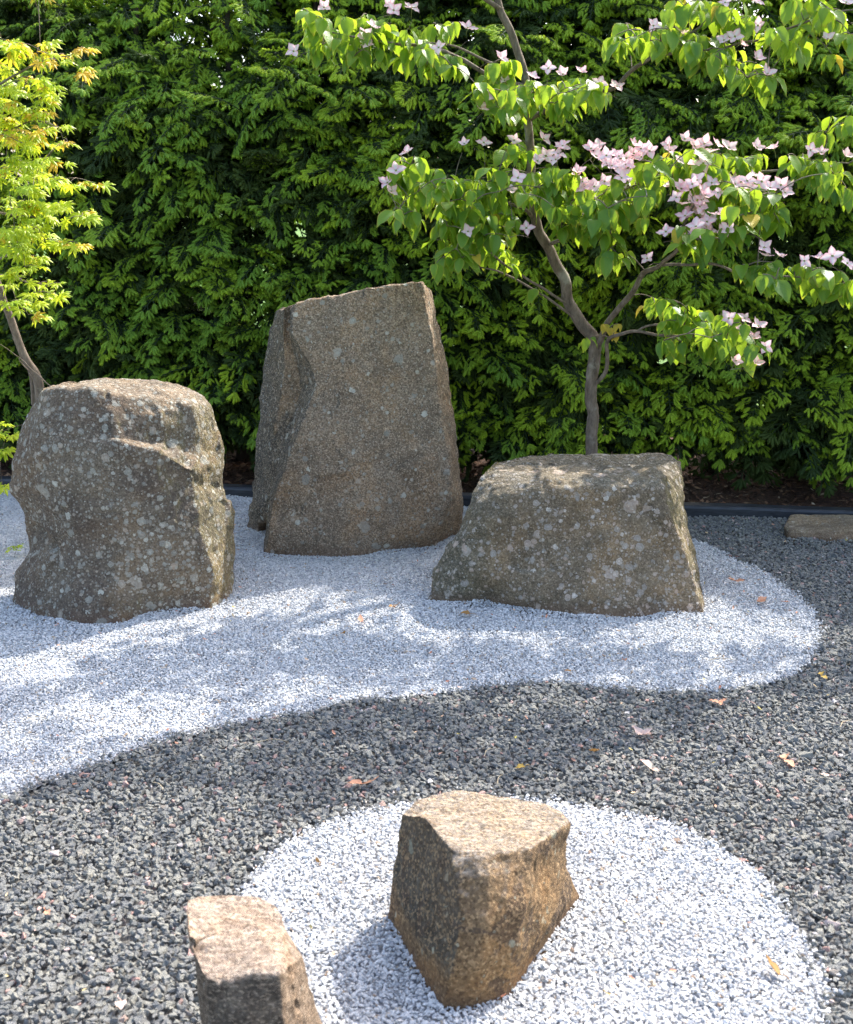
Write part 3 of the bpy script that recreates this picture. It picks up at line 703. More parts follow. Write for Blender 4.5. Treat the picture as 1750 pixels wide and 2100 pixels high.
lb = []                                                 # bare limbs inside the hedge, seen in its gaps
for k in range(420):
    x = r_.uniform(HED_X0, HED_X1); z = r_.uniform(.12, 2.9); y0 = edging_y(x) + 1.0; y1 = hedge_face(x, z) + .08
    x1 = x + r_.gauss(0, .25); p = [np.array(q) - np.array(hedge.location) for q in ((x, y0, z), ((x + x1) / 2, (y0 + y1) / 2, z + .05), (x1, y1, z - r_.uniform(0, .2)))]
    pts, rad = smooth_path(p, [.009, .006, .002], 4, .02, k); lb.append(tube_geo(pts, rad, 4))
v, f = join(lb); o = link('branches', mesh('branches', v, f), m_sbark, hedge); o['kind'] = 'stuff'

# litter on the mulch: brown needles, dead leaves and twigs
def litter_piece(seed):
    r = random.Random(seed); 
    if seed % 2:
        v, f = tube_geo([(-.5, 0, 0), (-.1, r.uniform(-.08, .08), .03), (.5, r.uniform(-.1, .1), 0)], [.02, .025, .01], 4); return np.array(v), f
    V = [(-.5, 0, .05), (-.2, .2, .12), (.2, .18, .08), (.5, 0, .16), (.2, -.2, .12), (-.2, -.17, .02), (0, 0, 0)]
    return np.array(V), [(6, 0, 1), (6, 1, 2), (6, 2, 3), (6, 3, 4), (6, 4, 5), (6, 5, 0)]
t = Nt('dead_litter'); m_litter = t.fin(t.ramp(t.attr('tint', 'INSTANCER').outputs['Fac'], [(0, (.03, .018, .012)), (.4, (.09, .045, .026)), (.75, (.17, .085, .045)), (.93, (.26, .16, .09)), (1, (.4, .32, .22))]), .85)
n = 9000; X = rng.uniform(-4.2, 5, n); Y = edging_y(X) + .10 + rng.random(n) ** 1.3 * 1.1
Q = np.column_stack([X, Y, np.zeros(n)]); Q[:, 2] = .02 + .022 * fbm(Q * np.array([3, 3, 0.]) + 5, 4, 3)
sc = rng.uniform(.02, .06, n)
o = scatter('mulch_litter', [litter_piece(s) for s in range(6)], Q, np.column_stack([rng.normal(0, .35, n), rng.normal(0, .35, n), rng.uniform(0, 6.28, n)]), np.column_stack([sc, sc, sc]), rng.integers(0, 6, n), m_litter)
tag(o, 'brown dead leaves, needles and twigs under the hedge', kind='stuff')

# ------------------------------------------------------------------ leaves
def leaf_mesh(L, Wd, fold=.25, curl=.5, n=7, seed=0):
    r = random.Random(seed); V, F, U = [], [], []
    for i in range(n + 1):
        s_ = i / n; w = Wd * .5 * (math.sin(math.pi * min(1, s_ ** .72)) ** .85) * (1 - .15 * s_) if 0 < s_ < 1 else .0008
        if s_ > .8: w *= 1 - (s_ - .8) * 1.6
        y = L * s_; zc = -curl * L * s_ * s_ * .5
        for q in (-1, -.5, 0, .5, 1):
            wav = .0022 * math.sin(s_ * 14 + q * 2 + seed)
            V.append((q * w, y, zc + fold * abs(q) * w + (wav if abs(q) == 1 else 0))); U.append((q, s_, 0))
    for i in range(n):
        for q in range(4): F.append((i * 5 + q, i * 5 + q + 1, i * 5 + q + 6, i * 5 + q + 5))
    return np.array(V), F, np.array(U)
def maple_geo(Rr, seed):
    r = random.Random(seed); V = [(0, 0, 0)]; F = []
    lobes = [(-2.15, .45), (-1.45, .72), (-.72, .92), (0, 1.0), (.72, .92), (1.45, .72), (2.15, .45)]
    for k, (a, l) in enumerate(lobes):
        a += r.gauss(0, .05); l *= Rr * r.uniform(.92, 1.06)
        d = np.array([math.sin(a), math.cos(a)]); s_ = np.array([d[1], -d[0]]); dr = -.16 * l
        b = len(V)
        for along, side, z in ((.30, -.10, 0), (.62, -.135, dr * .35), (1.0, 0, dr * 1.3), (.62, .135, dr * .35), (.30, .10, 0), (.55, 0, dr * .25 + .006)):
            p = d * along * l + s_ * side * l; V.append((p[0], p[1], z))
        F += [(0, b, b + 5), (0, b + 5, b + 4), (b, b + 1, b + 5), (b + 1, b + 2, b + 5), (b + 2, b + 3, b + 5), (b + 3, b + 4, b + 5)]
    for k in range(6): F.append((0, 1 + (k + 1) * 6, 1 + k * 6 + 4))
    return np.array(V), F
def orient(p, d, nrm):      # local Y along the leaf, local Z its upper face
    y = Vector(d).normalized(); z = Vector(nrm); z = (z - y * z.dot(y)).normalized(); x = y.cross(z)
    return Matrix(((x.x, y.x, z.x, p[0]), (x.y, y.y, z.y, p[1]), (x.z, y.z, z.z, p[2]), (0, 0, 0, 1)))

class Tree:
    def __init__(s, name, base, label, cat):
        s.e = empty(name, tuple(base)); tag(s.e, label, cat); s.o = np.array(base, float); s.pts = []; s.twigs = []
    def limb(s, name, ctrl, rad, wob=.006, seed=0, seg=9):
        pts, rr = smooth_path([W(*c) for c in ctrl], rad, 7, wob, seed)
        v, f = tube_geo(pts - s.o, rr, seg); o = link(name, mesh(name, v, f), m_bark, s.e)
        for p in pts: s.pts.append(p)
        return o
    def twig_to(s, p, r0=.0022):
        A = np.array(s.pts); d = np.linalg.norm(A - p, axis=1) + .6 * np.maximum(0, A[:, 2] - p[2]); q = A[d.argmin()]
        mid = (q + p) / 2 + np.array([0, 0, .10 * np.linalg.norm(p - q)])
        pts, rr = smooth_path([q, mid, p], [r0 * 1.3, r0, r0 * .7], 3); s.twigs.append(tube_geo(pts - s.o, rr, 4))
        s.pts.append(p); s.pts.append(mid)
    def finish(s):
        v, f = join(s.twigs); o = link('twigs', mesh('twigs', v, f), m_bark, s.e); o['kind'] = 'stuff'
def place_leaves(tree, items, meshes, limit, name, rest_name):
    # items: (matrix, mesh index, world point, in_view); the ones that show largest become parts, the rest one part of stuff
    items.sort(key=lambda q: (not q[3], q[2][1]))
    base = Vector(tree.o)
    for M, k, p, iv in items[:limit]:
        o = link(name, meshes[k], None, tree.e); M2 = M.copy(); M2.translation -= base; o.matrix_local = M2
    groups = {}
    for M, k, p, iv in items[limit:]: groups.setdefault(meshes[k].materials[0].name, []).append((M, k))
    for mn, lst in groups.items():
        V, F, U, Rn, off = [], [], [], [], 0
        for M, k in lst:
            me = meshes[k]; a = np.empty(len(me.vertices) * 3); me.vertices.foreach_get('co', a); a = a.reshape(-1, 3)
            m = np.array(M); V.append(a @ m[:3, :3].T + m[:3, 3] - tree.o); F += [tuple(i + off for i in q.vertices) for q in me.polygons]; off += len(a)
            if 'luv' in me.attributes:
                u = np.empty(len(a) * 3); me.attributes['luv'].data.foreach_get('vector', u); U.append(u.reshape(-1, 3))
            else: U.append(np.zeros((len(a), 3)))
            Rn += [random.random()] * len(a)
        me = mesh(rest_name, np.vstack(V), F, True, {'luv': ('FLOAT_VECTOR', np.vstack(U)), 'rnd': ('FLOAT', Rn)})
        o = link(rest_name, me, bpy.data.materials[mn], tree.e); o['kind'] = 'stuff'

# ------------------------------------------------------------------ dogwood
dw = Tree('dogwood_tree', W(1212, 1113, 5.70), 'pink flowering dogwood with drooping leaves growing behind the low wide boulder', 'tree')
dw.limb('trunk', [(1212, 1120, 5.70), (1213, 1000, 5.70), (1214, 900, 5.70), (1214, 800, 5.70), (1219, 715, 5.70), (1196, 668, 5.69), (1168, 618, 5.67), (1156, 565, 5.66), (1128, 512, 5.65), (1100, 462, 5.63), (1092, 400, 5.62), (1089, 340, 5.61), (1083, 240, 5.60), (1078, 170, 5.59), (1060, 100, 5.58), (1035, 40, 5.57), (1016, -30, 5.56), (1003, -150, 5.56), (1005, -300, 5.5)],
        [.034, .031, .029, .029, .031, .029, .027, .025, .024, .023, .021, .020, .018, .018, .017, .0165, .016, .013, .008], .010, 3, 12)
dw.limb('branch', [(1222, 712, 5.69), (1250, 655, 5.62), (1292, 608, 5.52), (1320, 560, 5.42), (1352, 543, 5.34), (1392, 508, 5.24), (1402, 462, 5.2), (1425, 420, 5.15)], [.016, .014, .013, .012, .010, .008, .006, .004], .008, 5)
dw.limb('branch', [(1355, 543, 5.34), (1410, 545, 5.25), (1455, 538, 5.2), (1520, 562, 5.15), (1600, 565, 5.12), (1700, 572, 5.1)], [.007, .006, .006, .005, .004, .002], .006, 6)
dw.limb('branch', [(1218, 792, 5.69), (1243, 762, 5.66), (1247, 702, 5.6), (1275, 684, 5.52), (1310, 680, 5.45), (1362, 690, 5.38), (1440, 690, 5.3), (1520, 700, 5.2)], [.010, .010, .009, .008, .007, .006, .004, .002], .006, 7)
dw.limb('branch', [(1305, 681, 5.46), (1330, 668, 5.42), (1390, 665, 5.35), (1430, 650, 5.3)], [.006, .005, .004, .002], .005, 8)
dw.limb('branch', [(1172, 628, 5.67), (1110, 590, 5.6), (1040, 545, 5.5), (1000, 510, 5.42), (975, 465, 5.36)], [.008, .006, .005, .004, .002], .006, 9)
dw.limb('branch', [(1190, 662, 5.68), (1140, 622, 5.62), (1085, 590, 5.58), (1020, 555, 5.5), (930, 540, 5.45)], [.007, .006, .005, .004, .002], .006, 10)
dw.limb('branch', [(1097, 450, 5.63), (1070, 425, 5.55), (1000, 400, 5.45), (920, 385, 5.38), (840, 370, 5.3)], [.010, .008, .006, .005, .002], .008, 11)
dw.limb('branch', [(1120, 500, 5.64), (1165, 480, 5.5), (1185, 440, 5.4), (1250, 400, 5.3), (1330, 370, 5.25)], [.009, .008, .006, .005, .003], .008, 12)
dw.limb('branch', [(1092, 400, 5.62), (1180, 390, 5.6), (1300, 375, 5.55), (1450, 355, 5.5), (1600, 350, 5.45), (1740, 335, 5.4)], [.012, .010, .009, .007, .005, .003], .008, 13)
dw.limb('branch', [(1079, 178, 5.59), (1010, 160, 5.52), (945, 122, 5.45), (880, 97, 5.4), (810, 92, 5.36), (740, 80, 5.32), (650, 60, 5.28)], [.011, .010, .009, .008, .006, .004, .002], .008, 14)
dw.limb('branch', [(1070, 150, 5.59), (1005, 128, 5.54), (940, 100, 5.5), (880, 90, 5.47)], [.008, .006, .005, .003], .008, 15)
dw.limb('branch', [(1086, 245, 5.60), (1150, 215, 5.52), (1250, 182, 5.42), (1290, 150, 5.36), (1330, 120, 5.3), (1400, 75, 5.25), (1440, 50, 5.2)], [.011, .010, .010, .009, .008, .006, .003], .008, 16)
dw.limb('branch', [(1330, 120, 5.3), (1400, 108, 5.24), (1500, 95, 5.2), (1600, 65, 5.15), (1680, 35, 5.1), (1760, 20, 5.1)], [.007, .006, .005, .005, .004, .002], .008, 17)
dw.limb('branch', [(1030, 20, 5.57), (900, -60, 5.4), (760, -100, 5.2), (620, -90, 5.1)], [.011, .009, .006, .003], .01, 18)
dw.limb('branch', [(1010, -80, 5.56), (1150, -130, 5.4), (1320, -160, 5.3), (1500, -150, 5.2)], [.011, .009, .006, .003], .01, 19)

DL = [leaf_mesh(.093 * s_, .064 * s_, f_, c_, seed=k) for k, (s_, f_, c_) in enumerate([(1, .3, .45), (.9, .45, .7), (1.08, .2, .3), (.8, .5, .9), (1.0, .15, .6)])]
DLM = []
for m_ in (m_dog, m_dogy):
    for k, (v, f, u) in enumerate(DL):
        me = mesh('dogwood_leaf', v, f, True, {'luv': ('FLOAT_VECTOR', u)}); me.materials.append(m_); DLM.append(me)
blobs = [(640, 50, 35, 28, 5.28), (672, 95, 42, 32, 5.3), (742, 100, 58, 40, 5.33), (800, 72, 48, 25, 5.36), (850, 115, 50, 30, 5.4), (900, 140, 55, 30, 5.42), (905, 62, 28, 20, 5.5), (740, 55, 40, 18, 5.35),
 (1030, 150, 40, 25, 5.5), (1000, 190, 35, 25, 5.4), (1040, 215, 42, 38, 5.4), (1090, 200, 45, 30, 5.35), (1140, 212, 38, 32, 5.35), (1180, 192, 38, 25, 5.38), (1235, 190, 38, 20, 5.4),
 (1290, 80, 35, 30, 5.3), (1370, 85, 58, 35, 5.25), (1440, 105, 58, 35, 5.2), (1430, 32, 75, 30, 5.25), (1500, 40, 48, 35, 5.2), (1480, 130, 45, 32, 5.15), (1540, 160, 45, 28, 5.15), (1570, 175, 22, 20, 5.15), (1585, 75, 18, 25, 5.15), (1640, 92, 32, 30, 5.15), (1680, 40, 48, 25, 5.1), (1700, 130, 10, 14, 5.1), (1735, 70, 20, 35, 5.1), (1650, 18, 40, 18, 5.15),
 (830, 350, 38, 28, 5.3), (818, 440, 25, 30, 5.3), (870, 385, 55, 40, 5.3), (930, 405, 58, 48, 5.32), (860, 450, 20, 18, 5.32), (1000, 385, 48, 40, 5.4), (1060, 315, 40, 25, 5.5), (1100, 395, 55, 38, 5.4), (1150, 405, 55, 45, 5.38), (950, 465, 62, 42, 5.36), (1010, 470, 55, 45, 5.38), (930, 520, 48, 32, 5.42), (905, 555, 25, 20, 5.42), (1000, 520, 38, 32, 5.45),
 (1170, 370, 55, 30, 5.35), (1210, 425, 48, 45, 5.3), (1262, 405, 52, 42, 5.28), (1300, 420, 38, 35, 5.25), (1240, 462, 48, 42, 5.3), (1332, 462, 10, 16, 5.2), (1190, 462, 52, 42, 5.4), (1262, 528, 28, 26, 5.3),
 (1330, 372, 55, 42, 5.3), (1400, 332, 55, 22, 5.4), (1480, 345, 55, 30, 5.4), (1540, 335, 38, 18, 5.4), (1560, 430, 45, 42, 5.15), (1512, 465, 35, 42, 5.12), (1600, 455, 18, 25, 5.1), (1460, 512, 45, 26, 5.15), (1420, 495, 45, 32, 5.18), (1540, 395, 55, 25, 5.2), (1440, 400, 60, 30, 5.25),
 (1640, 342, 38, 30, 5.35), (1690, 355, 45, 32, 5.3), (1720, 388, 35, 28, 5.3), (1710, 262, 18, 22, 5.3), (1680, 292, 25, 12, 5.35), (1742, 262, 15, 20, 5.3),
 (1540, 558, 22, 20, 5.12), (1590, 570, 32, 28, 5.1), (1650, 570, 38, 25, 5.1), (1700, 582, 38, 25, 5.08), (1740, 590, 25, 25, 5.08),
 (1350, 640, 35, 22, 5.35), (1402, 660, 48, 30, 5.32), (1382, 706, 28, 28, 5.32), (1440, 680, 48, 38, 5.25), (1500, 685, 38, 38, 5.2), (1546, 735, 30, 28, 5.18), (1470, 715, 38, 24, 5.2),
 (1205, 706, 26, 14, 5.62), (1108, 598, 18, 12, 5.6), (1052, 545, 22, 14, 5.5)]
off_blobs = [(620, -110, 90, 60, 5.1), (760, -120, 90, 60, 5.2), (900, -80, 80, 50, 5.4), (1150, -150, 90, 60, 5.4), (1320, -180, 110, 70, 5.3), (1500, -170, 110, 70, 5.2), (1850, 300, 90, 60, 5.3), (1850, 80, 90, 60, 5.2), (1850, 560, 80, 40, 5.1), (1010, -280, 110, 80, 5.5), (1700, -120, 120, 60, 5.2), (2000, 350, 90, 70, 5.4), (2000, 60, 110, 90, 5.3), (1900, -150, 120, 90, 5.3), (2180, 200, 110, 110, 5.4), (1300, -330, 160, 80, 5.4), (1650, -300, 150, 80, 5.3), (800, -260, 110, 70, 5.3)]
items = []
def hang_leaf(p, out, droop, k, sc, lst, inv):
    d = Vector((out[0], out[1], -droop)).normalized()
    nrm = Vector((out[0] * .6 + random.gauss(0, .25), out[1] * .6 - .25 + random.gauss(0, .25), .9 + random.gauss(0, .2)))
    lst.append((orient(p, d, nrm) @ Matrix.Scale(sc, 4), k, p, inv))
nodes_all = []
for bi, (cx, cy, rx, ry, Y) in enumerate(blobs + off_blobs):
    offf = bi >= len(blobs)
    nn = max(1, int(round(math.pi * rx * ry / (500 if not offf else 1300))))
    for k in range(nn):
        for tr in range(8):
            a = random.uniform(0, 6.28); q = math.sqrt(random.random())
            u, v = cx + rx * q * math.cos(a) * .9, cy - 14 + ry * q * math.sin(a) * .8; Yq = Y + random.gauss(0, .10)
            p = W(u, v, Yq)
            if all(abs(u - n_[0]) + abs(v - n_[1]) > 13 for n_ in nodes_all[-14:]): break
        nodes_all.append((u, v, p)); dw.twig_to(p)
        m_ = random.choice((2, 3, 4, 4)) if rx > 20 else random.choice((2, 3))
        a0 = random.uniform(0, 6.28)
        for j in range(m_):
            a = a0 + j * 6.283 / m_ + random.gauss(0, .35); out = (math.cos(a), math.sin(a))
            yel = random.random() < .008
            pp = p + np.array([out[0] * .008, out[1] * .008, -.002])
            hang_leaf(pp, out, random.uniform(.25, 2.2), random.randrange(5) + (5 if yel else 0), random.uniform(.72, 1.12), items, not offf)
for (u, v) in ((1250, 672), (1268, 664), (1262, 680), (1240, 664)):
    p = W(u, v, 5.6); dw.twig_to(p)
    for j in range(2): hang_leaf(p, (random.uniform(-1, 1), -.6), 1.0, 5 + random.randrange(5), .55, items, True)
place_leaves(dw, items, DLM, 300, 'leaf', 'foliage')

# blossoms: four pointed bracts round a green button, on a thin stalk
t = Nt('dogwood_bract'); uv = t.node('ShaderNodeSeparateXYZ'); t.put(uv.inputs[0], t.attr('luv').outputs['Vector'])
oi = t.node('ShaderNodeObjectInfo').outputs['Random']
e = t.math('MAXIMUM', t.math('ABSOLUTE', uv.outputs[0]), t.mr(uv.outputs[1], .6, 1.0))
pk = t.math('MULTIPLY', t.mr(e, .15, 1.0), t.mr(oi, 0, 1, .55, 1.0))
vs_ = t.math('PINGPONG', t.math('MULTIPLY', uv.outputs[0], 4.0), .5)
bc = t.mix(pk, (.90, .76, .75), (.84, .38, .46)); bc = t.mix(t.mr(vs_, .0, .12, .18, 0), bc, (.66, .30, .40))
t.fin(bc, .55, None, .3); tl = t.node('ShaderNodeBsdfTranslucent'); t.put(tl.inputs[0], t.mix(.5, bc, (.95, .75, .75)))
mx = t.node('ShaderNodeMixShader'); mx.inputs[0].default_value = .35
t.l.new(t.bsdf.outputs[0], mx.inputs[1]); t.l.new(tl.outputs[0], mx.inputs[2]); t.l.new(mx.outputs[0], t.out.inputs[0]); m_bract = t.m
t = Nt('blossom_button'); m_btn = t.fin((.22, .26, .07), .7)
BR = [leaf_mesh(.042 * s_, .034 * s_, .30, c_, 6, 60 + k) for k, (s_, c_) in enumerate([(1, -.4), (.92, -.7), (1.05, .15)])]
BRM = [mesh('bract', v, f, True, {'luv': ('FLOAT_VECTOR', u)}) for v, f, u in BR]
for m_ in BRM: m_.materials.append(m_bract)
def button():
    bm = bmesh.new(); bmesh.ops.create_icosphere(bm, subdivisions=2, radius=.0052)
    for v in bm.verts: v.co.z *= .8; v.co *= 1 + .12 * random.uniform(-1, 1)
    V = [v.co[:] for v in bm.verts]; F = [[v.index for v in f.verts] for f in bm.faces]; bm.free()
    v2, f2 = tube_geo([(0, 0, -.002), (.003, .002, -.02), (.001, 0, -.045)], [.0011, .001, .001], 5)
    return join([(V, F), (v2, f2)])
bv, bf = button(); BTN = mesh('blossom', bv, bf); BTN.materials.append(m_btn)
zf = [(1225, 10), (1345, 5), (1720, 10), (170, 115), (930, 105), (1040, 130), (1360, 105), (1265, 150), (1220, 165), (1290, 180), (1645, 160), (1355, 240), (1400, 305), (500, 280), (560, 305), (635, 295), (320, 330), (435, 315), (305, 240), (50, 195), (220, 440), (235, 395), (710, 340), (780, 355),
 (155, 590), (235, 585), (360, 575), (480, 570), (555, 605), (375, 730), (350, 780), (490, 640), (530, 655), (455, 660), (675, 610), (695, 640), (620, 705), (640, 745), (720, 660), (760, 680), (730, 745), (800, 730), (790, 695), (820, 650), (850, 630), (880, 610), (915, 620), (870, 655), (790, 640), (990, 595), (1060, 570), (1100, 600), (1140, 590), (1190, 590), (1165, 625), (1125, 630), (1240, 605), (1040, 655), (1135, 670), (1355, 605), (1425, 610), (1575, 615), (1620, 625), (1720, 640), (1630, 685),
 (1275, 710), (1315, 700), (1345, 722), (1240, 745), (1170, 750), (1090, 755), (1045, 775), (1025, 810), (1110, 790), (1145, 805), (1195, 790), (1255, 780), (1325, 770), (1375, 745), (1410, 770), (1470, 790), (1000, 760), (1130, 845), (1080, 825), (1060, 885), (1125, 880), (1190, 880), (1150, 910), (1105, 930), (1025, 955), (1100, 960), (1160, 950), (1220, 950), (1385, 1015), (1390, 1050), (1445, 1050), (1550, 1070), (1610, 1060), (1665, 1050), (1725, 1080), (905, 1060), (170, 950), (345, 935), (410, 935),
 (1240, 1305), (1305, 1305), (1360, 1338), (1255, 1362), (1300, 1355), (1345, 1385)]
fl = [(875 + x * .5, y * .5) for x, y in zf] + [(x * .5, y * .5) for x, y in [(1330, 30), (1205, 210), (1600, 20), (1615, 42), (1690, 32), (1530, 108), (1495, 150), (1510, 188), (1670, 625), (1625, 700), (1590, 750), (1605, 785)]] + [(1570, 712), (1510, 740), (1550, 745)]
def flower_Y(u, v):
    b = min(blobs, key=lambda q: ((q[0] - u) / (q[2] + 25)) ** 2 + ((q[1] - v) / (q[3] + 25)) ** 2); return b[4] - .10
rf = random.Random(3); fl += [(u + rf.uniform(-22, 22), v + rf.uniform(-14, 14)) for u, v in fl if (1120 < u < 1420 and 285 < v < 400 or 1370 < u < 1625 and 350 < v < 490) and rf.random() < .85]
fl = sorted(fl, key=lambda q: flower_Y(*q))
for k, (u, v) in enumerate(fl):
    p = W(u, v, flower_Y(u, v) + random.gauss(0, .03)); s_ = random.uniform(.75, 1.05)
    stem = p - np.array([random.gauss(0, .008), -.02, .045 * s_]); dw.twig_to(stem, .0013)
    up = Vector((random.gauss(0, .45), -1.15 + random.gauss(0, .55), 1)).normalized(); q = up.to_track_quat('Z', 'Y')
    M = Matrix.Translation(Vector(p) - Vector(dw.o)) @ q.to_matrix().to_4x4() @ Matrix.Rotation(random.uniform(0, 6.28), 4, 'Z') @ Matrix.Scale(s_, 4)
    bo = link('blossom', BTN, None, dw.e) if k < 74 else None
    parts = []
    open_ = random.uniform(-.05, .5)
    for j in range(4):
        el = open_ + random.gauss(0, .12); a = j * math.pi / 2 + random.gauss(0, .08)
        mm = Matrix.Rotation(a, 4, 'Z') @ Matrix.Translation((0, .003, 0)) @ Matrix.Rotation(el, 4, 'X') @ Matrix.Scale(1 if j % 2 else .9, 4)
        bk = random.randrange(3)
        if bo: o = link('bract', BRM[bk], None, bo); o.matrix_local = mm
        else: parts.append((mm, bk))
    if bo: bo.matrix_local = M
    else:
        V, F, U, off = [], [], [], 0
        for mm, bk in parts:
            a = np.array(mm); V.append(BR[bk][0] @ a[:3, :3].T + a[:3, 3]); F += [tuple(i + off for i in f) for f in BR[bk][1]]; U.append(BR[bk][2]); off += len(BR[bk][0])
        nb_ = len(F); V.append(np.array(bv)); U.append(np.zeros((len(bv), 3))); F += [tuple(i + off for i in f) for f in bf]
        me = mesh('blossom', np.vstack(V), F, True, {'luv': ('FLOAT_VECTOR', np.vstack(U))}); me.materials.append(m_bract); me.materials.append(m_btn)
        me.polygons.foreach_set('material_index', [0] * nb_ + [1] * (len(F) - nb_))
        o = link('blossom', me, None, dw.e); o.matrix_local = M
dw.finish()

# ------------------------------------------------------------------ maple
mp = Tree('maple_tree', W(75, 1060, 5.75), 'bright yellow green Japanese maple with star-shaped leaves beside the lichen boulder', 'tree')
mp.limb('trunk', [(88, 1075, 5.75), (84, 940, 5.75), (82, 840, 5.75), (78, 780, 5.73), (55, 735, 5.7), (38, 700, 5.68), (20, 650, 5.65), (2, 600, 5.6), (-25, 520, 5.5), (-45, 420, 5.4), (-50, 300, 5.35), (-40, 150, 5.3)], [.028, .026, .025, .023, .021, .019, .018, .017, .015, .013, .010, .006], .008, 2, 10)
mp.limb('branch', [(70, 830, 5.76), (66, 770, 5.74), (52, 730, 5.72), (30, 690, 5.7)], [.014, .013, .012, .010], .006, 4)
mp.limb('branch', [(-20, 540, 5.5), (20, 520, 5.4), (60, 480, 5.3), (78, 468, 5.25)], [.006, .005, .004, .002], .01, 5)
mp.limb('branch', [(-45, 420, 5.4), (20, 440, 5.3), (90, 430, 5.2), (170, 440, 5.15)], [.006, .005, .003, .0015], .008, 6)
mp.limb('branch', [(-50, 300, 5.35), (10, 270, 5.25), (70, 250, 5.2), (120, 260, 5.15)], [.006, .005, .003, .0015], .008, 7)
mp.limb('branch', [(-45, 200, 5.3), (20, 160, 5.2), (90, 125, 5.15), (150, 110, 5.1)], [.006, .005, .003, .0015], .008, 8)
mp.limb('branch', [(-20, 560, 5.52), (30, 570, 5.4), (90, 590, 5.3)], [.005, .004, .002], .008, 9)
mp.limb('branch', [(78, 782, 5.73), (40, 735, 5.6), (90, 780, 5.5), (105, 790, 5.45)], [.003, .002, .002, .001], .008, 10)
MG = []
for m_ in (m_mapg, m_mapo):
    for k in range(5):
        v, f = maple_geo(.055 if k else .062, 80 + k); me = mesh('maple_leaf', v, f, False); me.materials.append(m_); MG.append(me)
mblobs = [(25, 95, 55, 22, 5.15, .3), (85, 95, 30, 14, 5.1, .5), (165, 96, 24, 7, 5.08, 1), (110, 118, 40, 10, 5.1, .6), (160, 143, 28, 8, 5.1, .9), (50, 170, 55, 32, 5.15, .12), (15, 220, 45, 35, 5.2, .05), (85, 185, 35, 16, 5.12, .1), (70, 215, 45, 22, 5.15, .3), (95, 262, 40, 14, 5.15, .4), (40, 285, 55, 30, 5.2, .25), (110, 290, 30, 10, 5.12, .3),
 (100, 335, 40, 12, 5.12, .15), (40, 345, 50, 30, 5.2, .02), (90, 372, 50, 20, 5.12, .05), (160, 378, 38, 9, 5.1, .35), (30, 400, 45, 30, 5.25, .02), (100, 415, 50, 20, 5.15, .03), (160, 442, 45, 14, 5.1, .08), (60, 460, 50, 25, 5.2, .02), (20, 490, 40, 30, 5.25, .02), (110, 495, 55, 12, 5.15, .15), (175, 502, 30, 8, 5.1, .5), (50, 535, 42, 16, 5.25, .02), (20, 570, 30, 20, 5.3, .02), (100, 580, 28, 10, 5.3, .05), (100, 600, 42, 10, 5.3, .02), (45, 620, 30, 14, 5.35, .05), (65, 645, 22, 9, 5.35, .03), (12, 885, 22, 18, 5.5, 0), (4, 925, 12, 16, 5.5, 0), (2, 990, 10, 8, 5.5, 0)]
moff = [(-60, 150, 60, 90, 5.3, .1), (-70, 320, 70, 90, 5.4, .1), (-80, 480, 80, 80, 5.5, .1), (-150, 300, 90, 120, 5.7, .1), (20, -40, 110, 60, 5.3, .3), (-100, -80, 120, 80, 5.5, .2), (-60, 640, 60, 60, 5.5, 0), (-40, 900, 30, 60, 5.55, 0)]
items = []
for bi, (cx, cy, rx, ry, Y, org_) in enumerate(mblobs + moff):
    offf = bi >= len(mblobs); nn = max(2, int(round(math.pi * rx * ry / (330 if not offf else 1800))))
    for k in range(nn):
        a = random.uniform(0, 6.28); q = math.sqrt(random.random()); u, v = cx + rx * q * math.cos(a), cy + ry * q * math.sin(a)
        p = W(u, v, Y + random.gauss(0, .09)); mp.twig_to(p, .0014)
        for j in range(random.choice((2, 3, 3))):
            aa = random.uniform(0, 6.28); out = Vector((math.cos(aa) * .8 + .35, math.sin(aa) * .8 - .25, random.uniform(-.75, .05)))
            nrm = Vector((random.gauss(0, .3), -.45 + random.gauss(0, .3), 1))
            pp = p + np.array([out.x * .03, out.y * .03, -.006])
            isor = random.random() < org_
            items.append((orient(pp, out, nrm) @ Matrix.Scale(random.uniform(.75, 1.1), 4), random.randrange(5) + (5 if isor else 0), pp, not offf))
place_leaves(mp, items, MG, 300, 'leaf', 'foliage')
mp.finish()

# maple seedling on the gravel
sb = W(30, 1143)
sd_ = Tree('maple_seedling', sb, 'tiny green maple seedling sprouting from the white gravel next to the lichen boulder', 'plant')
sd_.pts = [sb]
items = []
for j in range(6):
    p = sb + np.array([random.uniform(-.03, .03), random.uniform(-.03, .03), random.uniform(.03, .07)]); sd_.twig_to(p, .001)
    a = random.uniform(0, 6.28); items.append((orient(p, Vector((math.cos(a), math.sin(a), -.2)), Vector((0, -.3, 1))) @ Matrix.Scale(.55, 4), random.randrange(5), p, True))
place_leaves(sd_, items, MG, 300, 'leaf', 'foliage'); sd_.finish()

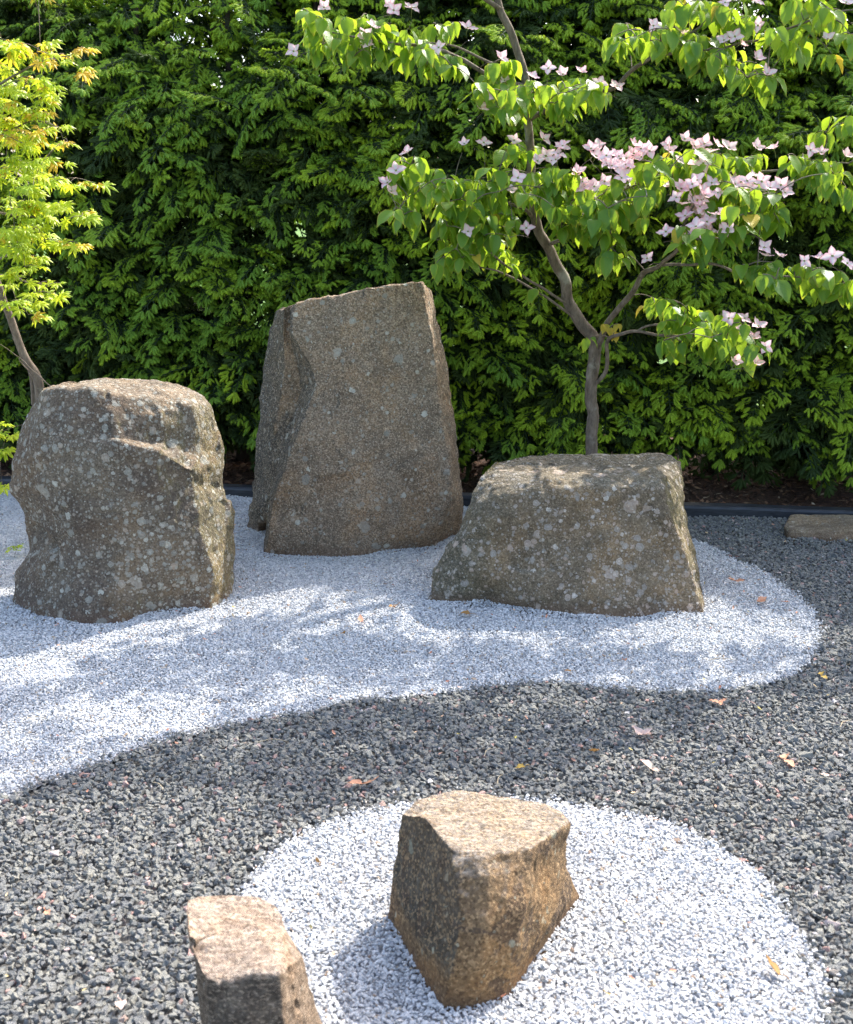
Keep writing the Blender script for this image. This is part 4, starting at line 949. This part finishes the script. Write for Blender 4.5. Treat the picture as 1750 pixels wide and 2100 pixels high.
# ------------------------------------------------------------------ fallen bracts and leaves lying on the gravel
def flat_mat(name, c0, c1):
    t = Nt(name); P_ = t.obj(); t.fin(t.mix(t.noise(P_, 45, 5, .7), c0, c1), .7, None, .25)
    tl = t.node('ShaderNodeBsdfTranslucent'); t.put(tl.inputs[0], c1); mx = t.node('ShaderNodeMixShader'); mx.inputs[0].default_value = .25
    t.l.new(t.bsdf.outputs[0], mx.inputs[1]); t.l.new(tl.outputs[0], mx.inputs[2]); t.l.new(mx.outputs[0], t.out.inputs[0]); return t.m
m_salmon = flat_mat('withered_bract', (.42, .17, .09), (.72, .42, .28)); m_pale = flat_mat('pale_bract', (.62, .38, .30), (.82, .66, .56))
m_brown = flat_mat('dead_leaf', (.20, .10, .035), (.42, .24, .08)); m_yel = flat_mat('yellow_leaf', (.36, .22, .05), (.50, .36, .09))
def fallen(name, cat, u, v, label, mat, n, size, tilt=.3, group='fallen bracts and leaves on the gravel', spread=2.2):
    p = W(u, v); p[2] = relief(p[None, :2])[0] + (.016 if mat is not m_brown else .014)
    e_ = empty(name, tuple(p)); tag(e_, label, cat, group); e_.rotation_euler = (0, 0, random.uniform(0, 6.28))
    for j in range(n):
        bvx, bfx, bu = leaf_mesh(size * random.uniform(.85, 1.1), size * random.uniform(.55, .75), random.uniform(.2, .8), random.uniform(-1.2, .5), 6, random.randrange(99))
        me = mesh('bract' if cat != 'leaf' else 'blade', bvx, bfx, True, {'luv': ('FLOAT_VECTOR', bu)}); me.materials.append(mat)
        o = link('bract' if cat != 'leaf' else 'blade', me, None, e_)
        o.rotation_euler = (random.uniform(0, tilt), random.gauss(0, tilt), j * spread + random.gauss(0, .25))
    tv, tf = tube_geo([(0, 0, .002), (.004, -size * .3, .004), (.0, -size * .6, .001)], [.0012, .001, .0008], 5)
    o = link('stalk', mesh('stalk', tv, tf), mat, e_)
for a in [
 ('fallen_leaf', 'leaf', 808, 1250, 'curled brown leaf on the white gravel between the tall and low wide boulders', m_brown, 2, .034),
 ('fallen_leaf', 'leaf', 964, 1267, 'tan leaf on the white gravel just below the left foot of the low wide boulder', m_brown, 1, .045),
 ('fallen_bract', 'flower bract', 741, 1282, 'small salmon bract on shaded white gravel below the tallest boulder', m_salmon, 1, .036),
 ('fallen_leaf', 'leaf', 708, 1303, 'small brown crumpled leaf on white gravel below the tallest boulder', m_brown, 1, .032),
 ('fallen_bract', 'flower bract', 1508, 1200, 'curled rusty bract on the white gravel just right of the low wide boulder', m_salmon, 2, .042),
 ('fallen_bract', 'flower bract', 1555, 1243, 'pair of orange bracts near the rounded tip of the white gravel', m_salmon, 2, .046),
 ('fallen_bract', 'flower bract', 1607, 1242, 'small orange bract closest to the rounded tip of the white gravel', m_salmon, 1, .024),
 ('fallen_bract', 'flower bract', 1280, 1359, 'dark red withered bract on sunny white gravel in front of the low wide boulder', m_salmon, 1, .034),
 ('fallen_leaf', 'leaf', 1172, 1383, 'small brown leaf at the front edge of the upper white gravel', m_brown, 1, .028),
 ('fallen_leaf', 'leaf', 1685, 1391, 'golden curled leaf on the dark gravel near the frame edge', m_yel, 2, .034),
 ('fallen_bract', 'flower bract', 1475, 1449, 'pink orange bracts on dark gravel just below the white gravel edge', m_salmon, 3, .036),
 ('fallen_blossom', 'fallen blossom', 1318, 1516, 'whole pale pink fallen blossom in the middle of the dark gravel', m_pale, 4, .036),
 ('fallen_bract', 'flower bract', 1218, 1545, 'tan upright bract on dark gravel left of the fallen pale blossom', m_brown, 1, .048),
 ('fallen_bract', 'flower bract', 1335, 1585, 'pinkish grey folded bract on dark gravel below the fallen pale blossom', m_pale, 2, .044),
 ('fallen_bract', 'flower bract', 1610, 1568, 'two bright salmon bracts joined at the stalk on dark gravel', m_salmon, 2, .046),
 ('fallen_bract', 'flower bract', 1700, 1602, 'small pink bract on dark gravel right of the joined salmon bracts', m_pale, 1, .026),
 ('fallen_bract', 'flower bract', 745, 1620, 'curled orange bract on dark gravel just behind the ochre boulder', m_salmon, 2, .044),
 ('fallen_leaf', 'leaf', 1077, 1580, 'thin yellow leaf on dark gravel behind the ochre boulder', m_yel, 1, .030),
 ('fallen_leaf', 'leaf', 655, 1778, 'small orange brown leaf on the white gravel circle between the two near boulders', m_brown, 1, .018),
 ('fallen_bract', 'flower bract', 1330, 1690, 'pink bract on the upper rim of the white gravel circle', m_pale, 1, .030),
 ('fallen_leaf', 'leaf', 1598, 2010, 'long tan leaf flake on the white gravel circle', m_brown, 1, .046),
 ('fallen_bract', 'flower bract', 250, 2168 - 100, 'tan curled bract on dark gravel left of the pink tan boulder', m_pale, 1, .036),
 ('fallen_leaf', 'leaf', 1243, 2045, 'tiny yellow green leaf on the white gravel circle beside the ochre boulder', m_yel, 1, .016),
 ('fallen_bract', 'flower bract', 95, 1700 + 180, 'salmon bract on dark gravel near the lower corner', m_salmon, 1, .026),
]: fallen(*a)

# crumbs of petal and bud scale too small to count
t = Nt('petal_crumbs'); m_crumb = t.fin(t.ramp(t.attr('tint', 'INSTANCER').outputs['Fac'], [(0, (.30, .12, .07)), (.5, (.55, .30, .20)), (.8, (.62, .45, .28)), (1, (.35, .30, .06))]), .8)
n = 420; P2 = np.column_stack([rng.uniform(-2.2, 2.6, n), rng.uniform(1.9, 6.0, n)]); P2 = P2[~np.any([inside(P2, [tuple(q) for q in f_]) for f_ in FOOT], axis=0)]; n = len(P2)
ft = np.vstack(FOOT[:5]); ft = ft[rng.integers(0, len(ft), 130)] + rng.normal(0, .07, (130, 2)); P2 = np.vstack([P2, ft]); P2 = P2[~np.any([inside(P2, [tuple(q) for q in f_]) for f_ in FOOT], axis=0)]; n = len(P2)
sc = rng.uniform(.007, .022, n)
o = scatter('petal_crumbs', [litter_piece(s) for s in (0, 2, 4, 1)], np.column_stack([P2, relief(P2) + .014]), np.column_stack([rng.normal(0, .4, n), rng.normal(0, .4, n), rng.uniform(0, 6.28, n)]), np.column_stack([sc, sc, sc]), rng.choice([0, 1, 2, 0, 1, 2, 3], n), m_crumb)
tag(o, 'tiny withered petal crumbs scattered over the gravel', kind='stuff')

# dry stalks and pine needles lying on the gravel
t = Nt('dry_straw'); m_straw = t.fin((.42, .34, .22), .7)
for (u, v, L, ang, lab) in [(1000, 1555, .06, 1.2, 'thin dry stalk on dark gravel above the ochre boulder'), (1480, 1362, .10, .05, 'long straw lying on the sunny white gravel near its tip'), (1730, 1500, .07, .9, 'bent pale stalk on the dark gravel at the frame edge'), (1025, 1610, .06, 1.3, 'forked pale stalk on dark gravel right behind the ochre boulder'), (560, 1530, .09, .1, 'pale straw on dark gravel below the upper white gravel'), (325, 1618, .06, -.8, 'reddish stalk on dark gravel below the lichen boulder'), (80, 1483, .08, -.15, 'dark twig on the white gravel in front of the lichen boulder')]:
    p = W(u, v); p[2] = relief(p[None, :2])[0] + .018
    q = [(-L / 2, 0, 0), (-L * .1, L * .06, .006), (L * .25, L * .03, .004), (L / 2, -L * .05, 0)]
    pts, rr = smooth_path(q, [.0012, .0012, .001, .0007], 4)
    v_, f_ = tube_geo(pts, rr, 5); o = link('dry_stalk', mesh('dry_stalk', v_, f_), m_straw); o.location = p; o.rotation_euler = (0, 0, ang)
    tag(o, lab, 'stalk', 'dry stalks on the gravel')
